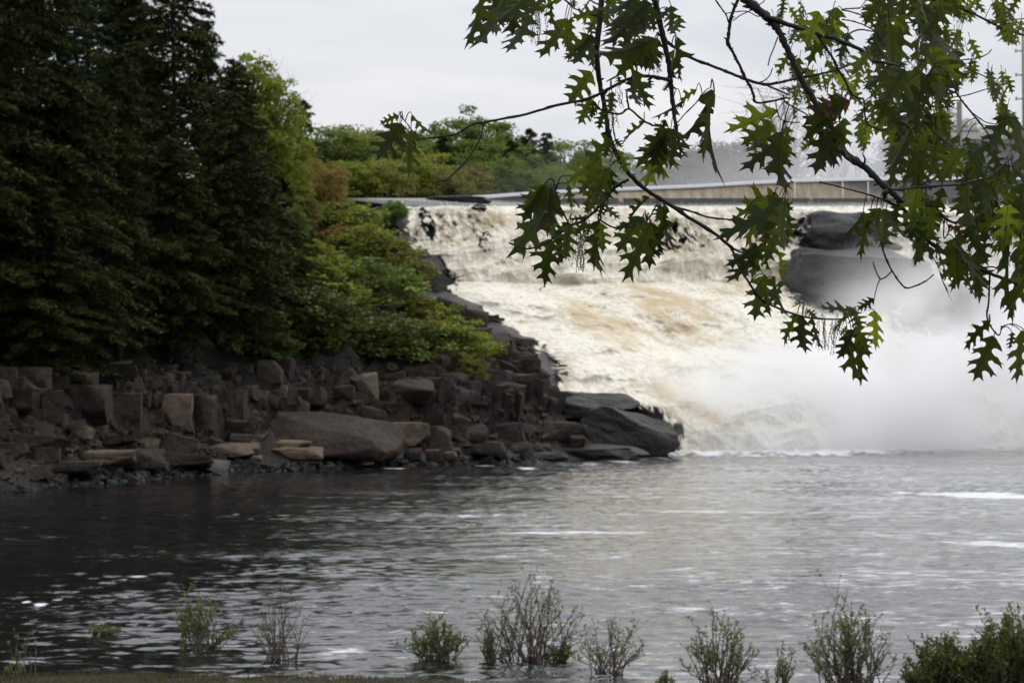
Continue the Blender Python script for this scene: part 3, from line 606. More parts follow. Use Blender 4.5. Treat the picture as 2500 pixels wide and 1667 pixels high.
def broad_proto(seed,H,R,base,nc,nl,ls,cr,mat,bare=False,trunkmat='bark',stems=1,shape=1.0):
    rs=np.random.RandomState(seed); tk=MB(); C=[];Nn=[]
    top=H*.8
    for s in range(stems):
        ox,oy=(rs.normal(size=2)*.25 if stems>1 else (0,0))
        tk.tube([(ox+rs.normal()*.12*k*(stems>1 and 2 or 1),oy+rs.normal()*.12*k,top*k/6) for k in range(7)],[max(.012*H/stems**.5*(1-k/7.),.02) for k in range(7)],6)
    for q in range(nc):
        while True:
            d=rs.normal(size=3); d/=np.linalg.norm(d); 
            if d[2]>-.75: break
        rr_=rs.uniform(.55,1.0)
        hh=(H-base)/2; c=np.array([d[0]*R*rr_,d[1]*R*rr_,base+hh+d[2]*hh*rr_*shape])
        c[:2]*=.75+.35*rs.rand()
        hz=max(base*.6,min(c[2]*.75,top*.95)); mid=(np.array([0,0,hz])+c)/2+rs.normal(size=3)*.15*R*.3
        tk.tube([(0,0,hz),mid,c],[.0045*H,.003*H,.001*H+.005],4)
        if bare:
            for u in range(5):
                e=c+rs.normal(size=3)*cr*1.2+np.array([0,0,cr*.5]); tk.tube([c,(c+e)/2+rs.normal(size=3)*.05,e],[.02,.014,.006],3)
        n=int(nl*rs.uniform(.6,1.4)); r=cr*rs.uniform(.6,1.3)
        p=rs.normal(size=(n,3)); p/=np.linalg.norm(p,axis=1,keepdims=True); p*= (rs.rand(n)**.45*r)[:,None]*np.array([1.15,1.15,.75])
        C.append(c+p); nn=p/r*.6+rs.normal(size=(n,3))*.6+np.array([0,0,.35]); nn/=np.linalg.norm(nn,axis=1,keepdims=True); Nn.append(nn)
    C=np.concatenate(C);Nn=np.concatenate(Nn);n=len(C); s_=ls*rs.uniform(.6,1.4,n)
    me=leaves(C,Nn,s_,s_*.62,M[mat],'crown',rs); tm=mesh('trunk',np.concatenate(tk.v),tk.f,M[trunkmat],True); return tm,me
def put_tree(name,proto,loc,sc,rz,label,cat,group,mat=None,hs=None):
    e=empty(name,loc,rz); s=sc if hs is None else hs; e.scale=(sc,sc,s); tag(e,label,cat,group)
    for nm,me in (('trunk',proto[0]),('crown',proto[1])):
        o=obj(nm,me,e)
        if nm=='crown' and mat:
            o.material_slots[0].link='OBJECT'; o.material_slots[0].material=M[mat]
    return e
hem=[conifer_proto(11,19,3.6,2.2,M['hemlock'],.30),conifer_proto(12,17,3.2,1.6,M['hemlock'],.36)]
hemnear=conifer_proto(17,15,3.9,1.2,M['hemlock'],.40)
pin=[conifer_proto(15,22,4.2,5,M['pine'],.02,.8,(.22,.05))]
spr=[conifer_proto(16,12,2.2,.6,M['hemlock'],.2)]
def gloc(x,D):
    xx=ray(x,900)[0]*D; return (xx,D,float(bank_z(np.array([xx]),np.array([D]))[0])-.15)
GC='dark conifers crowding the left bank'
T=[('hemlock_tree',hem[0],(-60,66),-650,'dark hemlock at the photo\'s left edge, reaching out of the frame'),
('hemlock_tree',hem[1],(55,70),-600,'tall dark hemlock rising behind the leftmost squared blocks'),
('pine_tree',pin[0],(135,80),-260,'blue-green white pine with flat tiered boughs at the upper left'),
('hemlock_tree',hemnear,(170,69),150,'dense hemlock drooping over the large mossy blocks'),
('pine_tree',pin[0],(290,92),-140,'second blue-green pine with layered boughs, nearer the sky gap'),
('hemlock_tree',hem[1],(290,72.5),120,'dark hemlock behind the pale bent trunk'),
('hemlock_tree',hem[0],(418,82),-230,'tallest thin-topped hemlock with a black trunk against the sky'),
('hemlock_tree',hemnear,(420,75.5),330,'low spreading hemlock over the white-stained block'),
('hemlock_tree',hem[1],(495,84),35,'hemlock stepping down right of the thin-topped one'),
('hemlock_tree',hemnear,(560,79),215,'hemlock with low skirts above the split pair of blocks'),
('hemlock_tree',hem[0],(570,88),135,'hemlock whose top meets the yellow-green tree'),
('hemlock_tree',hemnear,(632,83),365,'rightmost dark hemlock above the big rounded boulder'),
('hemlock_tree',hem[0],(335,88),-260,'broad hemlock filling the wood left of the sky gap'),
('hemlock_tree',hem[0],(210,98),-140,'hemlock standing back in the wood between the two pines'),
('hemlock_tree',hem[1],(-10,95),-420,'hemlock far back at the upper left corner'),
('hemlock_tree',hem[0],(360,100),150,'slim hemlock behind the sky gap'),
('hemlock_tree',hemnear,(85,66),400,'low dark hemlock spreading above the third top block'),
('hemlock_tree',hemnear,(680,86),520,'small hemlock at the edge of the yellow-green slope'),
]
for i,(nm,pr,(tx,D),yt,lab) in enumerate(T):
    g_=gloc(tx,D); zt=P(tx,yt,D).z; H0={id(hem[0]):19,id(hem[1]):17,id(hemnear):15,id(pin[0]):22}[id(pr)]; sv=(zt-g_[2])/H0
    put_tree(nm,pr,g_,max(min(sv,1.25),.75) if pr is not hemnear else max(sv,.8),i*1.37,lab,'conifer',GC,hs=sv)
for i,(X_,Y_,s_) in enumerate([(-19,60,1.25),(-23,66,1.3),(-21,74,1.2),(-28,58,1.2),(-33,70,1.3)]):  # unseen trees added so the river at left mirrors dark wood
    g_=(X_,Y_,float(bank_z(np.array([float(X_)]),np.array([float(Y_)]))[0])-.2); put_tree('hemlock_tree',hem[i%2],g_,s_,i*1.1,'dark hemlock standing beyond the photo\'s left edge','conifer','conifers outside the view at left')
for (pts,r,lab) in [([(292,948),(278,920),(288,880),(292,850),(300,790)],.10,'pale thin bent tree trunk in front of the dark blocks'),([(619,955),(620,900),(622,850),(625,780),(628,700)],.13,'straight grey-brown trunk at the bank edge left of the cream block'),([(548,918),(550,880),(553,830),(556,760)],.08,'thin dim trunk between the split blocks and the hemlock skirts')]:
    D=hit(*pts[0])+3.6; e=empty('young_hemlock',P(*pts[0],D)); tag(e,lab,'tree','bare lower trunks at the bank edge')
    m=MB(); L_=Vector(e.location); q=spline([tuple(P(a,b,D)-L_) for a,b in pts],3); m.tube([Vector(v) for v in q],list(np.linspace(r,r*.55,len(q))),7); m.build('trunk',M['trunkgrey'],e,True)
    topz=q[-1]; rs=np.random.RandomState(5); C=rs.normal(size=(900,3))*np.array([.7,.7,.5])+np.array(topz)+np.array([0,0,.9]); obj('crown',leaves(C,rs.normal(size=(900,3))+np.array([0,0,1.]),.16,.05,M['hemlock'],'crown',rs),e)
bro=[broad_proto(21,12,4.2,3,150,110,.12,.75,'fresh'),broad_proto(22,14,4.0,4,160,100,.12,.7,'fresh'),broad_proto(23,10,4.6,1.5,170,100,.12,.7,'fresh'),broad_proto(24,11,3.4,1.0,140,100,.12,.65,'fresh',shape=1.05)]
sparse=broad_proto(25,12,3.4,4,46,60,.13,.7,'fresh',bare=True)
shr=[broad_proto(31,3.4,1.7,.2,150,50,.07,.30,'fresh',stems=5),broad_proto(32,2.8,1.9,.1,150,50,.07,.30,'fresh',stems=6),broad_proto(33,3.8,1.4,.3,140,50,.07,.30,'fresh',stems=5)]
bare=[broad_proto(41,15,3.2,4,60,6,.07,.8,'dull',bare=True,trunkmat='bark')]
# trees between the hemlocks and the falls: (px x, px of top, D, proto, scale, mat, label)
def tree_at(name,pr,H0,tx,ytop,D,mat,label,cat,group,rz,wide=1.,gz=None):
    x,y,z=gloc(tx,D) if gz is None else (ray(tx,900)[0]*D,D,gz)
    zt=P(tx,ytop,D).z; hs=max((zt-z)/H0,.1); put_tree(name,pr,(x,y,z),hs*wide,rz,label,cat,group,mat,hs)
GD='leafy trees between the hemlocks and the falls'
for i,(pr,H0,tx,yt,D,mt,w,lab) in enumerate([
 (bro[3],11,605,140,98,'yellowgreen',1.0,'bright yellow-green tree just right of the dark hemlocks'),
 (sparse,12,672,165,100,'yellowgreen',.8,'thin see-through yellow-green treetop sticking out against the sky'),
 (bro[0],12,560,240,96,'shade',.8,'dark green tree below the bright yellow-green tree'),
 (bro[1],14,705,290,108,'yellowgreen',.9,'yellow-green tree below the see-through treetop'),
 (bro[2],10,690,370,97,'yellowgreen',.8,'yellow-green rounded tree on the slope beside the hemlocks'),
 (bro[0],12,780,380,103,'rust',.85,'rust-tinged yellow tree on the slope left of the lip'),
 (bro[3],11,720,500,93,'fresh',.8,'mid green tree on the slope below the hemlock edge'),
 (bro[2],10,740,470,98,'olive',.8,'olive tree in the middle of the slope'),
 (bro[1],14,820,415,112,'olive',.8,'olive-brown tree just behind the lip of the falls')]):
    tree_at('leafy_tree',pr,H0,tx,yt,D,mt,lab,'tree',GD,i*2.1,w)
GS='shrubs covering the slope left of the falls'
for i,(pr,H0,tx,yt,yb,D,mt,w,lab) in enumerate([
 (shr[0],3.4,740,600,760,92,'yellowgreen',1.2,'yellow-green shrub in the upper middle of the slope'),
 (shr[1],2.8,850,560,650,100,'rust',1.3,'rust-orange shrub under the lip\'s left end'),
 (shr[2],3.8,905,560,720,98,'yellowgreen',1.2,'bright yellow-green shrub below the dark cliff corner'),
 (shr[0],3.4,960,600,740,98,'olive',1.1,'olive shrub touching the cascade\'s first step'),
 (shr[1],2.8,870,650,800,94,'fresh',1.4,'fresh green rounded shrub in the centre of the slope'),
 (shr[2],3.8,800,660,840,90,'yellowgreen',1.2,'tall yellow-green shrub right of the hemlock skirts'),
 (shr[0],3.4,960,720,860,94,'olive',1.3,'olive shrub left of the smooth cliff top'),
 (shr[1],2.8,1030,740,840,95,'yellowgreen',1.1,'low yellow-green shrub leaning toward the cliff top'),
 (shr[2],3.8,1020,790,940,90,'olive',1.2,'olive-yellow shrub over the boulder slope'),
 (shr[0],3.4,1100,790,940,90,'yellowgreen',1.2,'yellow-green shrub reaching furthest right over the brown cliff'),
 (shr[1],2.8,900,780,920,88,'shade',1.5,'dark shaded shrub above the pointed upright slab'),
 (shr[2],3.8,760,760,920,85,'yellowgreen',1.0,'yellow-green shrub hanging above the big rounded boulder'),
 (shr[0],3.4,830,800,915,86,'shade',1.2,'dark green shrub between the two yellow-green ones'),
 (shr[1],2.8,700,700,850,84,'shade',1.3,'deep green shrub under the rightmost hemlock'),
 (shr[2],3.8,1150,870,975,88,'olive',.8,'small straggly olive shrub at the foot of the brown cliff'),
 (shr[0],3.4,960,495,552,106.5,'bright',1.0,'vivid green bush on the cliff corner beside the water curtain'),
 (shr[1],2.8,800,500,620,103,'yellowgreen',1.3,'golden green shrub below the lip\'s far left end'),
 (shr[1],2.8,990,650,720,99,'olive',1.0,'low olive shrub beside the dark spray-washed rock'),
 (shr[0],3.4,650,800,900,81,'shade',1.2,'deep shaded shrub beside the straight grey-brown trunk'),
 (shr[2],3.8,1060,880,960,88,'fresh',1.0,'small green shrub above the dark middle block'),
 ]):
    b=P(tx,yb,D); tp=P(tx,yt,D); hs=(tp.z-b.z)/H0*1.12; put_tree('shrub',pr,tuple(b),hs*w*1.3,i*1.7,lab,'shrub',GS,mt,hs)
# background trees beyond the upper river
GB='trees beyond the upper river'
for i,(pr,H0,tx,yt,D,mt,w,lab) in enumerate([
 (spr[0],12,738,262,170,None,1.1,'small dark conifer top left of the round far treetops'),
 (bro[0],12,790,312,175,'fresh',1.2,'green far tree right of the small dark conifer'),
 (bro[1],14,850,318,180,'rust',1.2,'olive-brown far tree left of the drooping oak sprig'),
 (bro[2],10,915,335,185,'olive',1.1,'olive far tree just left of the drooping oak sprig'),
 (bro[3],11,980,345,190,'dull',1.2,'dense green far tree behind the drooping oak sprig'),
 (bro[0],12,1040,322,200,'dull',1.1,'far tree with broken top left of the tallest round one'),
 (bro[1],14,1165,274,200,'fresh',1.0,'tallest far tree with a narrow rounded green top'),
 (bro[2],10,1010,385,165,'yellowgreen',1.2,'round yellow-green far tree under the bare oak twig'),
 (spr[0],12,1080,350,185,None,1.2,'dark far conifer left of the tallest round tree'),
 (bro[0],12,1220,350,190,'dull',1.1,'green far tree right of the tallest round one'),
 (spr[0],12,1292,332,190,None,1.2,'pointed dark spruce left of the hanging oak bough'),
 (spr[0],12,1335,342,192,None,1.1,'second pointed dark spruce beside the left one'),
 (bro[0],12,1385,345,195,'dull',1.2,'rounded green far tree right of the pointed spruces'),
 (spr[0],12,1250,362,180,None,1.3,'broad dark conifer in front of the green far tree'),
 (bro[2],10,1240,398,168,'fresh',.8,'small round green tree at the upper river\'s edge'),
 (bro[3],11,1160,418,165,'rust',1.0,'low olive tree left of the small round green one'),
 (bro[3],11,1100,425,160,'olive',1.2,'low olive tree above the black rock at the lip'),
 (bro[2],10,920,410,160,'olive',1.3,'low olive tree above the falls\' left lip'),
 (bro[0],12,860,400,158,'yellowgreen',1.2,'low yellow-green tree at the left end of the lip'),
 (bro[1],14,1450,385,200,'dull',1.2,'soft green far tree behind the lower left oak leaves'),
 (bro[0],12,1340,410,172,'dull',1.2,'low green tree at the dam\'s left end'),
 (bro[2],10,1430,420,180,'dull',1.3,'low misty tree left of centre behind the dam'),
 (bro[0],12,1540,395,230,'dull',1.3,'hazy far tree behind the dam below the hanging leaf trio'),
 (bro[1],14,1615,405,235,'dull',1.2,'low hazy far tree behind the middle of the dam'),
 (bro[2],10,1700,375,230,'dull',1.2,'hazy rounded tree right of the long narrow oak leaf'),
 (bro[0],12,1780,350,235,'dull',1.1,'tallest hazy green tree behind the dam'),
 (bro[3],11,1850,370,235,'dull',1.2,'hazy tree left of the bare misty trees'),
 (bro[1],14,2290,285,230,'dull',1.2,'pale misty tree in front of the two grey poles'),
 (bro[0],12,2400,300,235,'dull',1.3,'misty tree above the grey flat-roofed building'),
 (bare[0],15,1905,205,215,None,1.5,'tall bare tree faint in the mist beyond the dam'),
 (bare[0],15,1945,300,200,None,1.0,'shorter bare tree with a darker trunk beyond the dam'),
 (bare[0],15,2035,370,215,None,.9,'leftmost of the three low bare trees right of the misty gap'),
 (bare[0],15,2062,362,215,None,.9,'middle one of the three low bare trees beyond the dam'),
 (bare[0],15,2090,368,215,None,.9,'rightmost of the three low bare trees beyond the dam')]):
    nm='spruce_tree' if pr is spr[0] else ('bare_tree' if pr is bare[0] else 'broadleaf_tree')
    if mt=='rust': mt='olive'
    if mt=='dull' and tx<1450: mt='fresh'
    tree_at(nm,pr,H0,tx,yt-(16 if nm=='broadleaf_tree' else 22),D,mt,lab,'conifer' if pr is spr[0] else 'tree',GB,i*1.9,w*(1.2 if nm=='broadleaf_tree' else 1),gz=15.6)
# building and poles in the mist
bl=P(2420,470,150); e=empty('building',(bl.x,bl.y,13)); tag(e,'grey flat-roofed building half lost in mist at the right edge','building')
m=MB(); m.box((0,0,4.3),(7.6,6,8.6)); m.build('wall',M['concrete'],e)
m=MB(); m.box((0,0,8.8),(8.2,6.6,.35)); m.build('roof',M['wood'],e)
for k in range(3):
    m=MB(); m.box((-2.3+k*2.3,-3.03,5.6),(1.1,.1,1.6)); w=m.build('window',M['glass'],e)
for tx,yt,D,lab in [(2317,238,148,'thinner left one of the paired grey poles above the misty building'),(2342,248,146,'thicker right one of the paired grey poles above the misty building'),(2497,70,140,'tall slim pole with insulators at the photo\'s right edge')]:
    p=P(tx,yt,D); e=empty('utility_pole',(p.x,p.y,12)); tag(e,lab,'utility pole','poles beyond the dam'); h=p.z-12; r=.22 if tx==2342 else .10
    m=MB(); m.tube([(0,0,0),(0,0,h*.5),(0,0,h)],[r*1.15,r,r*.85],8); m.build('pole',M['wood'],e,True)
    if tx==2497:
        for k in range(3):
            m=MB(); m.box((-.25,0,h-1.6-k*1.7),(.6,.08,.08)); a=m.build('crossarm',M['wood'],e); m=MB(); m.tube([(-.5,0,h-1.7-k*1.7),(-.5,0,h-1.45-k*1.7)],[.07,.05],6); m.build('insulator',M['concrete'],a,True)
    else:
        m=MB(); m.box((.3,0,h-2.2),(2.2,.1,.12)); m.build('crossarm',M['wood'],e)
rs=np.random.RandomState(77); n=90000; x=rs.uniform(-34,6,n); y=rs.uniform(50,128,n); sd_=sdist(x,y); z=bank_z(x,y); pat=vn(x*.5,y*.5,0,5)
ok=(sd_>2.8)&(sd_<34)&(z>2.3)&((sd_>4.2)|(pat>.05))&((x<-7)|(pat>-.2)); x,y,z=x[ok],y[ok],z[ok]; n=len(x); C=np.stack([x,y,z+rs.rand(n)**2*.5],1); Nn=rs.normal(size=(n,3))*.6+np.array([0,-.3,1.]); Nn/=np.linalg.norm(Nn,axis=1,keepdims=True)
s_=rs.uniform(.06,.16,n); o=obj('undergrowth',leaves(C,Nn,s_,s_*.5,M['under'],'undergrowth',rs)); tag(o,'dark low undergrowth and leaf litter coloured near-black for the shade beneath the bank trees','undergrowth',kind='stuff')
# ---------------------------------------------------------------- willow shrubs standing in the shallows
def willow(x0,x1,yt,yb,nst,nlf,label,mat='willow',lowleaf=0.,seed=0,lean=0):
    rs=np.random.RandomState(seed); D=Wp((x0+x1)/2,yb).y; ppm=F/D; b=Wp((x0+x1)/2,yb); W=(x1-x0)/ppm; H=(yb-yt)/ppm
    e=empty('willow_shrub',(b.x,b.y,-.03)); tag(e,label,'shrub','willow shrubs standing in the near shallows'); sm=MB(); C=[];A=[]
    nst=max(5,int(nst*.8))
    for i in range(nst):
        a=rs.normal()*.5; r=np.clip(rs.normal()*.55+lean,-1,1); ex=r*W*.5; ey=rs.normal()*W*.16
        h=H*(1-.5*abs(r-lean*.5)**1.3)*rs.uniform(.5,1.0) if i>0 else H
        bx=rs.normal()*W*.10+ex*.25; by=rs.normal()*W*.05
        pts=[(bx,by,0),(bx+(ex-bx)*.28+rs.normal()*.02,by+ey*.3,h*.38),(bx+(ex-bx)*.66+rs.normal()*.015,by+ey*.6,h*.74),(ex,ey,h)]
        q=spline(pts,3); sm.tube([Vector(v) for v in q],list(np.linspace(.0065,.002,len(q))),4)
        twigs=[q]
        for k in range(rs.randint(1,5)):
            j=rs.randint(3,len(q)-1); s0=q[j]; L=h*rs.uniform(.12,.34); e2=s0+np.array([rs.normal()*.5,rs.normal()*.5,1.])*L; tq=np.array([s0,(s0+e2)/2+rs.normal(size=3)*.008,e2])
            sm.tube([Vector(v) for v in tq],[.0025,.002,.001],3); twigs.append(tq)
        for tq in twigs:
            m_=max(2,int(nlf*(1 if tq is q else .5))); 
            t=rs.rand(m_)**.55 if lowleaf<.5 else rs.rand(m_); idx=t*(len(tq)-1); i0=np.minimum(idx.astype(int),len(tq)-2); fr=(idx-i0)[:,None]
            C.append(tq[i0]*(1-fr)+tq[i0+1]*fr); 
    sm.build('stems',M['twig'],e,True)
    C=np.concatenate(C); n=len(C); d=rs.normal(size=(n,3))*.7+np.array([0,0,.6]); d/=np.linalg.norm(d,axis=1,keepdims=True)
    L=rs.uniform(.02,.048,n)[:,None]; s=np.cross(d,rs.normal(size=(n,3))); s/=np.linalg.norm(s,axis=1,keepdims=True)
    V=np.stack([C,C+d*L*.5+s*L*.22,C+d*L,C+d*L*.5-s*L*.22],1).reshape(-1,3)
    obj('leaves',mesh('leaves',V,np.arange(n*4).reshape(n,4),M[mat]),e)
willow(383,585,1440,1583,46,22,'bushy olive willow left of the red-stemmed one, leaves down to the water',lowleaf=1,seed=1)
willow(600,765,1420,1612,30,3,'red-brown bare-stemmed willow fan beside the white foam patch',seed=2)
willow(196,300,1512,1548,18,14,'low pale green sprig lying on the dark water at left',lowleaf=1,seed=3)
willow(-10,120,1535,1655,8,1,'nearly leafless twigs at the lower left corner by the grass',seed=4)
willow(968,1160,1498,1612,50,26,'low leafy willow at the left foot of the tallest one',lowleaf=1,seed=5)
willow(1140,1445,1398,1612,80,8,'tallest willow with dark upright central stems near the middle',seed=6)
willow(1160,1240,1535,1612,16,26,'small leafy clump tucked between the low leafy and the tallest willow',lowleaf=1,seed=7)
willow(1320,1420,1560,1612,18,26,'small round leafy clump at the right foot of the tallest willow',lowleaf=1,seed=17)
willow(1385,1572,1496,1640,38,8,'sprawling willow leaning right with dark matted base',seed=8,lean=.25)
willow(1654,1858,1480,1690,62,13,'upright willow right of the sprawling one',seed=9)
willow(1858,1968,1570,1690,20,9,'small sparse sprigs between the two big upright willows',seed=10)
willow(1968,2195,1445,1690,90,15,'tall spiky willow with one stem standing above the rest',seed=11,lean=-.15)
willow(2200,2420,1540,1705,190,30,'dense green willow mound left part at the lower right corner','willowdeep',1,12)
willow(2330,2600,1485,1710,260,34,'densest deep green willow filling the lower right corner','willowdeep',1,13)
willow(1600,1660,1630,1690,12,20,'tiny green sprigs at the bottom edge left of the upright willow',lowleaf=1,seed=14)
willow(0,60,1600,1660,6,10,'small weedy green tuft at the very lower left','willow',1,15)
# ---------------------------------------------------------------- oak boughs hanging into the view
oak=empty('oak_tree',(5.2,6.2,-.1)); OL=Vector(oak.location); tag(oak,'dark oak boughs with green lobed leaves and dangling catkins hanging in from the top right','tree')
def W2(p): return Vector(p)-OL
BP=[]   # sampled branch points (px,py,D)
def branch(pts,D0,D1,parent,name,wid=None,knob=True):
    """pts: (x,y,width px)"""
    q=spline(pts,5); n=len(q); rs=np.random.RandomState(int(pts[0][0])+n)
    V=[];R_=[]
    for i,(x,y,w) in enumerate(q):
        D=D0+(D1-D0)*i/(n-1); j=.35*w*.3
        V.append(W2(P(x+rs.normal()*j*.5,y+rs.normal()*j*.5,D))); R_.append(max(w,1.2)/2*D/F*(1+(.28 if (knob and i%6==0) else 0)+rs.normal()*.05)); BP.append((x,y,D))
    m=MB(); m.tube(V,R_,8)
    if knob:
        for i in range(3,n-1,5):
            s=rs.choice([-1,1]); r=R_[i]; a=V[i]; up=Vector((s*rs.uniform(.5,1),rs.normal()*.4,rs.uniform(-.3,.8))).normalized(); m.tube([a,a+up*r*1.5,a+up*r*(2.1+rs.rand())],[r*.5,r*.42,r*.12],5)
    return m.build(name,M['oakbark'],parent,True)
b1=branch([(1470,-420,17),(1480,-200,16),(1474,-60,15),(1469,0,14),(1463,60,13.5),(1457,110,13),(1459,165,12.5),(1467,215,12),(1474,250,11.5),(1481,295,11.5),(1489,340,11),(1505,375,10.5),(1525,410,10),(1552,442,10),(1590,472,9.5),(1640,503,9),(1680,530,8.5),(1740,567,8),(1787,606,7.5)],4.3,4.5,oak,'bough')
branch([(1787,606,6),(1812,616,4.5),(1846,618,3.5)],4.5,4.5,b1,'twig')
branch([(1787,608,6),(1802,647,5.5),(1831,694,5.5),(1856,729,5.5),(1881,744,5.5),(1915,758,5),(1952,771,4.6),(1990,777,4.2),(2052,779,3.6),(2085,768,2.5)],4.5,4.7,b1,'twig')
branch([(1639,503,6),(1693,518,5),(1729,530,4.6),(1787,537,4),(1815,536,3)],4.48,4.5,b1,'twig')
branch([(1534,439,7),(1511,451,7),(1493,466,7),(1470,497,7),(1444,523,6.5),(1420,541,6.5),(1391,551,6),(1362,574,5.5),(1332,594,5),(1311,603,4.5),(1281,607,4),(1242,593,3.6)],4.4,4.5,b1,'twig')
branch([(1391,551,4.5),(1375,519,4),(1362,490,3.6),(1354,445,3)],4.5,4.5,b1,'twig',knob=False)
branch([(1460,535,4.5),(1497,555,4.2),(1526,555,4),(1560,551,3.8),(1583,535,3.4),(1605,496,3)],4.45,4.5,b1,'twig')
branch([(1449,249,6),(1468,269,5.5),(1496,277,5),(1516,278,5),(1536,267,5),(1567,292,5),(1593,306,4.5),(1611,310,4),(1616,325,3)],4.4,4.55,b1,'twig')
branch([(1536,267,5),(1531,240,4.5),(1530,223,3)],4.45,4.45,b1,'twig'); branch([(1496,277,4),(1498,318,3.4),(1506,354,3)],4.45,4.45,b1,'twig')
branch([(1464,12,4),(1452,8,4),(1440,2,3.6),(1430,16,3.4),(1419,27,3.2),(1398,20,3)],4.35,4.5,b1,'twig'); branch([(1470,26,4),(1490,29,3.6),(1503,33,3.2)],4.35,4.4,b1,'twig',knob=False)
b2=branch([(1560,-420,18),(1580,-200,17),(1590,-50,16),(1600,8,15.5),(1612,60,14.5),(1623,110,13.5),(1632,150,12.5),(1637,190,12),(1640,230,10.5),(1646,280,9),(1654,330,7),(1659,360,5),(1663,388,2.5)],4.15,4.3,oak,'bough')
branch([(1634,196,9),(1612,191,9),(1577,186,8),(1541,191,7.5),(1502,209,7.5),(1472,225,7.5),(1428,244,7),(1353,259,6.5),(1285,279,6),(1204,295,5.5),(1154,304,5),(1125,322,4.6),(1100,331,4.2),(1065,335,3.8),(1024,338,3.4),(1006,319,3),(992,300,2.6),(979,286,2.4)],4.22,4.6,b2,'twig')
branch([(1182,300,4.2),(1170,343,4),(1140,390,3.8),(1095,435,3.6),(1072,442,3.4),(1053,448,3.2)],4.5,4.5,b2,'twig')
branch([(1592,117,3),(1570,140,4),(1547,158,5),(1520,178,4.5),(1480,200,3)],4.3,4.3,b2,'twig')
branch([(1630,104,8),(1655,122,7.5),(1690,143,7),(1750,166,7),(1783,179,7),(1821,194,7),(1866,206,7),(1907,201,6.5),(1949,191,6.5),(1999,182,6),(2040,171,5.5),(2073,159,5),(2115,143,4)],4.3,4.5,b2,'twig')
branch([(1866,206,5),(1891,217,4.5),(1926,232,3.5)],4.4,4.4,b2,'twig'); branch([(1850,203,3.4),(1868,196,3),(1880,183,2.8),(1886,167,2.6)],4.4,4.4,b2,'twig',knob=False)
branch([(1598,300+0,2.4),(1600,305,2.4)],4.5,4.5,b2,'twig',knob=False)
branch([(1654,300,2.6),(1675,276,3),(1698,253,3),(1712,235,2.6),(1725,219,2.4),(1735,215,1.8)],4.45,4.5,b2,'twig')
b3=branch([(1860,-400,11),(1830,-150,10),(1812,-30,9),(1801,0,8.5),(1791,25,8),(1783,52,8),(1779,83,8),(1777,106,9.5),(1788,126,7),(1805,159,7),(1821,194,7),(1833,214,6.5),(1841,237,6),(1841,247,6),(1856,252,5.5),(1891,246,5),(1916,240,4.5),(1930,242,3.5)],4.25,4.35,oak,'bough')
branch([(1740,-12,3.4),(1750,5,3.6),(1762,22,3.6),(1773,38,3.6),(1780,60,3.6)],4.25,4.28,b3,'twig')
branch([(1772,34,2.5),(1800,29,2.6),(1825,29,2.6),(1848,40,2.6),(1862,40,2)],4.3,4.3,b3,'twig',knob=False); branch([(1790,52,2.6),(1808,38,2.6),(1838,24,2.6),(1852,14,2.6),(1868,2,2.6)],4.3,4.3,b3,'twig',knob=False)
branch([(1912,232,4.5),(1917,249,4),(1938,262,3.6),(1973,282,3)],4.35,4.35,b3,'twig'); branch([(1894,247,3),(1896,265,2.8),(1906,291,2.6),(1934,299,3),(1953,299,3)],4.35,4.35,b3,'twig',knob=False); branch([(1926,256,3),(1918,285,3),(1916,300,2.6)],4.35,4.35,b3,'twig',knob=False)
branch([(1899,91,3.4),(1889,118,3),(1880,140,3),(1875,161,3)],4.2,4.2,b3,'twig',knob=False)
b4=branch([(1700,-420,26),(1770,-160,24),(1812,-20,22),(1828,3,21),(1850,24,20),(1876,45,19),(1894,66,16),(1909,93,15),(1924,124,15),(1941,162,14.5),(1959,199,14.5),(1979,230,14),(1997,262,14),(2025,305,14),(2042,343,14.5),(2066,378,18),(2106,404,16),(2135,430,15),(2159,455,16),(2185,477,13),(2205,495,8)],4.1,4.25,oak,'bough')
branch([(1870,40,12),(1899,51,12),(1932,63,11),(1982,80,10.5),(2032,93,10),(2073,109,9),(2106,126,9),(2130,148,8),(2162,154,6.5),(2196,162,4)],4.12,4.3,b4,'twig')
branch([(1994,84,6),(2015,116,6),(2032,141,6),(2047,171,6),(2062,194,5.5),(2075,224,5),(2090,237,4.5),(2108,244,4),(2110,262,4.5),(2112,285,4.5),(2120,305,4.5),(2140,314,4),(2161,317,4),(2187,301,3)],4.2,4.3,b4,'twig')
branch([(2055,97,4),(2075,82,4),(2100,73,4),(2135,78,3)],4.25,4.3,b4,'twig',knob=False)
branch([(2106,404,7),(2112,392,5),(2105,372,2)],4.15,4.1,b4,'twig',knob=False)
branch([(2170,462,7),(2195,463,6),(2238,458,5.5),(2297,454,5),(2347,450,5),(2376,442,5),(2416,432,4.5),(2445,408,4.2),(2475,380,3.4)],4.2,4.4,b4,'twig')
branch([(2244,454,4),(2287,432,3.6),(2327,404,3)],4.3,4.3,b4,'twig'); branch([(2370,444,3.6),(2395,452,3),(2416,452,2.4)],4.3,4.3,b4,'twig',knob=False)
branch([(2001,445,4),(2037,453,3.6),(2075,463,3.6),(2106,471,4),(2145,483,4.5),(2175,492,5)],4.1,4.2,b4,'twig')
branch([(2165,465,9),(2160,485,8),(2185,500,7),(2218,499,6),(2248,501,6),(2283,507,6),(2307,533,5.5),(2335,547,5)],4.2,4.35,b4,'twig')
branch([(2307,533,3.6),(2304,560,3.4),(2306,582,3.4),(2320,560,2.4)],4.3,4.3,b4,'twig',knob=False)
b5=branch([(2190,490,9),(2225,535,9),(2263,585,9),(2304,614,9),(2369,647,8.5),(2416,667,8),(2454,682,8),(2520,706,7)],4.25,4.4,oak,'bough')
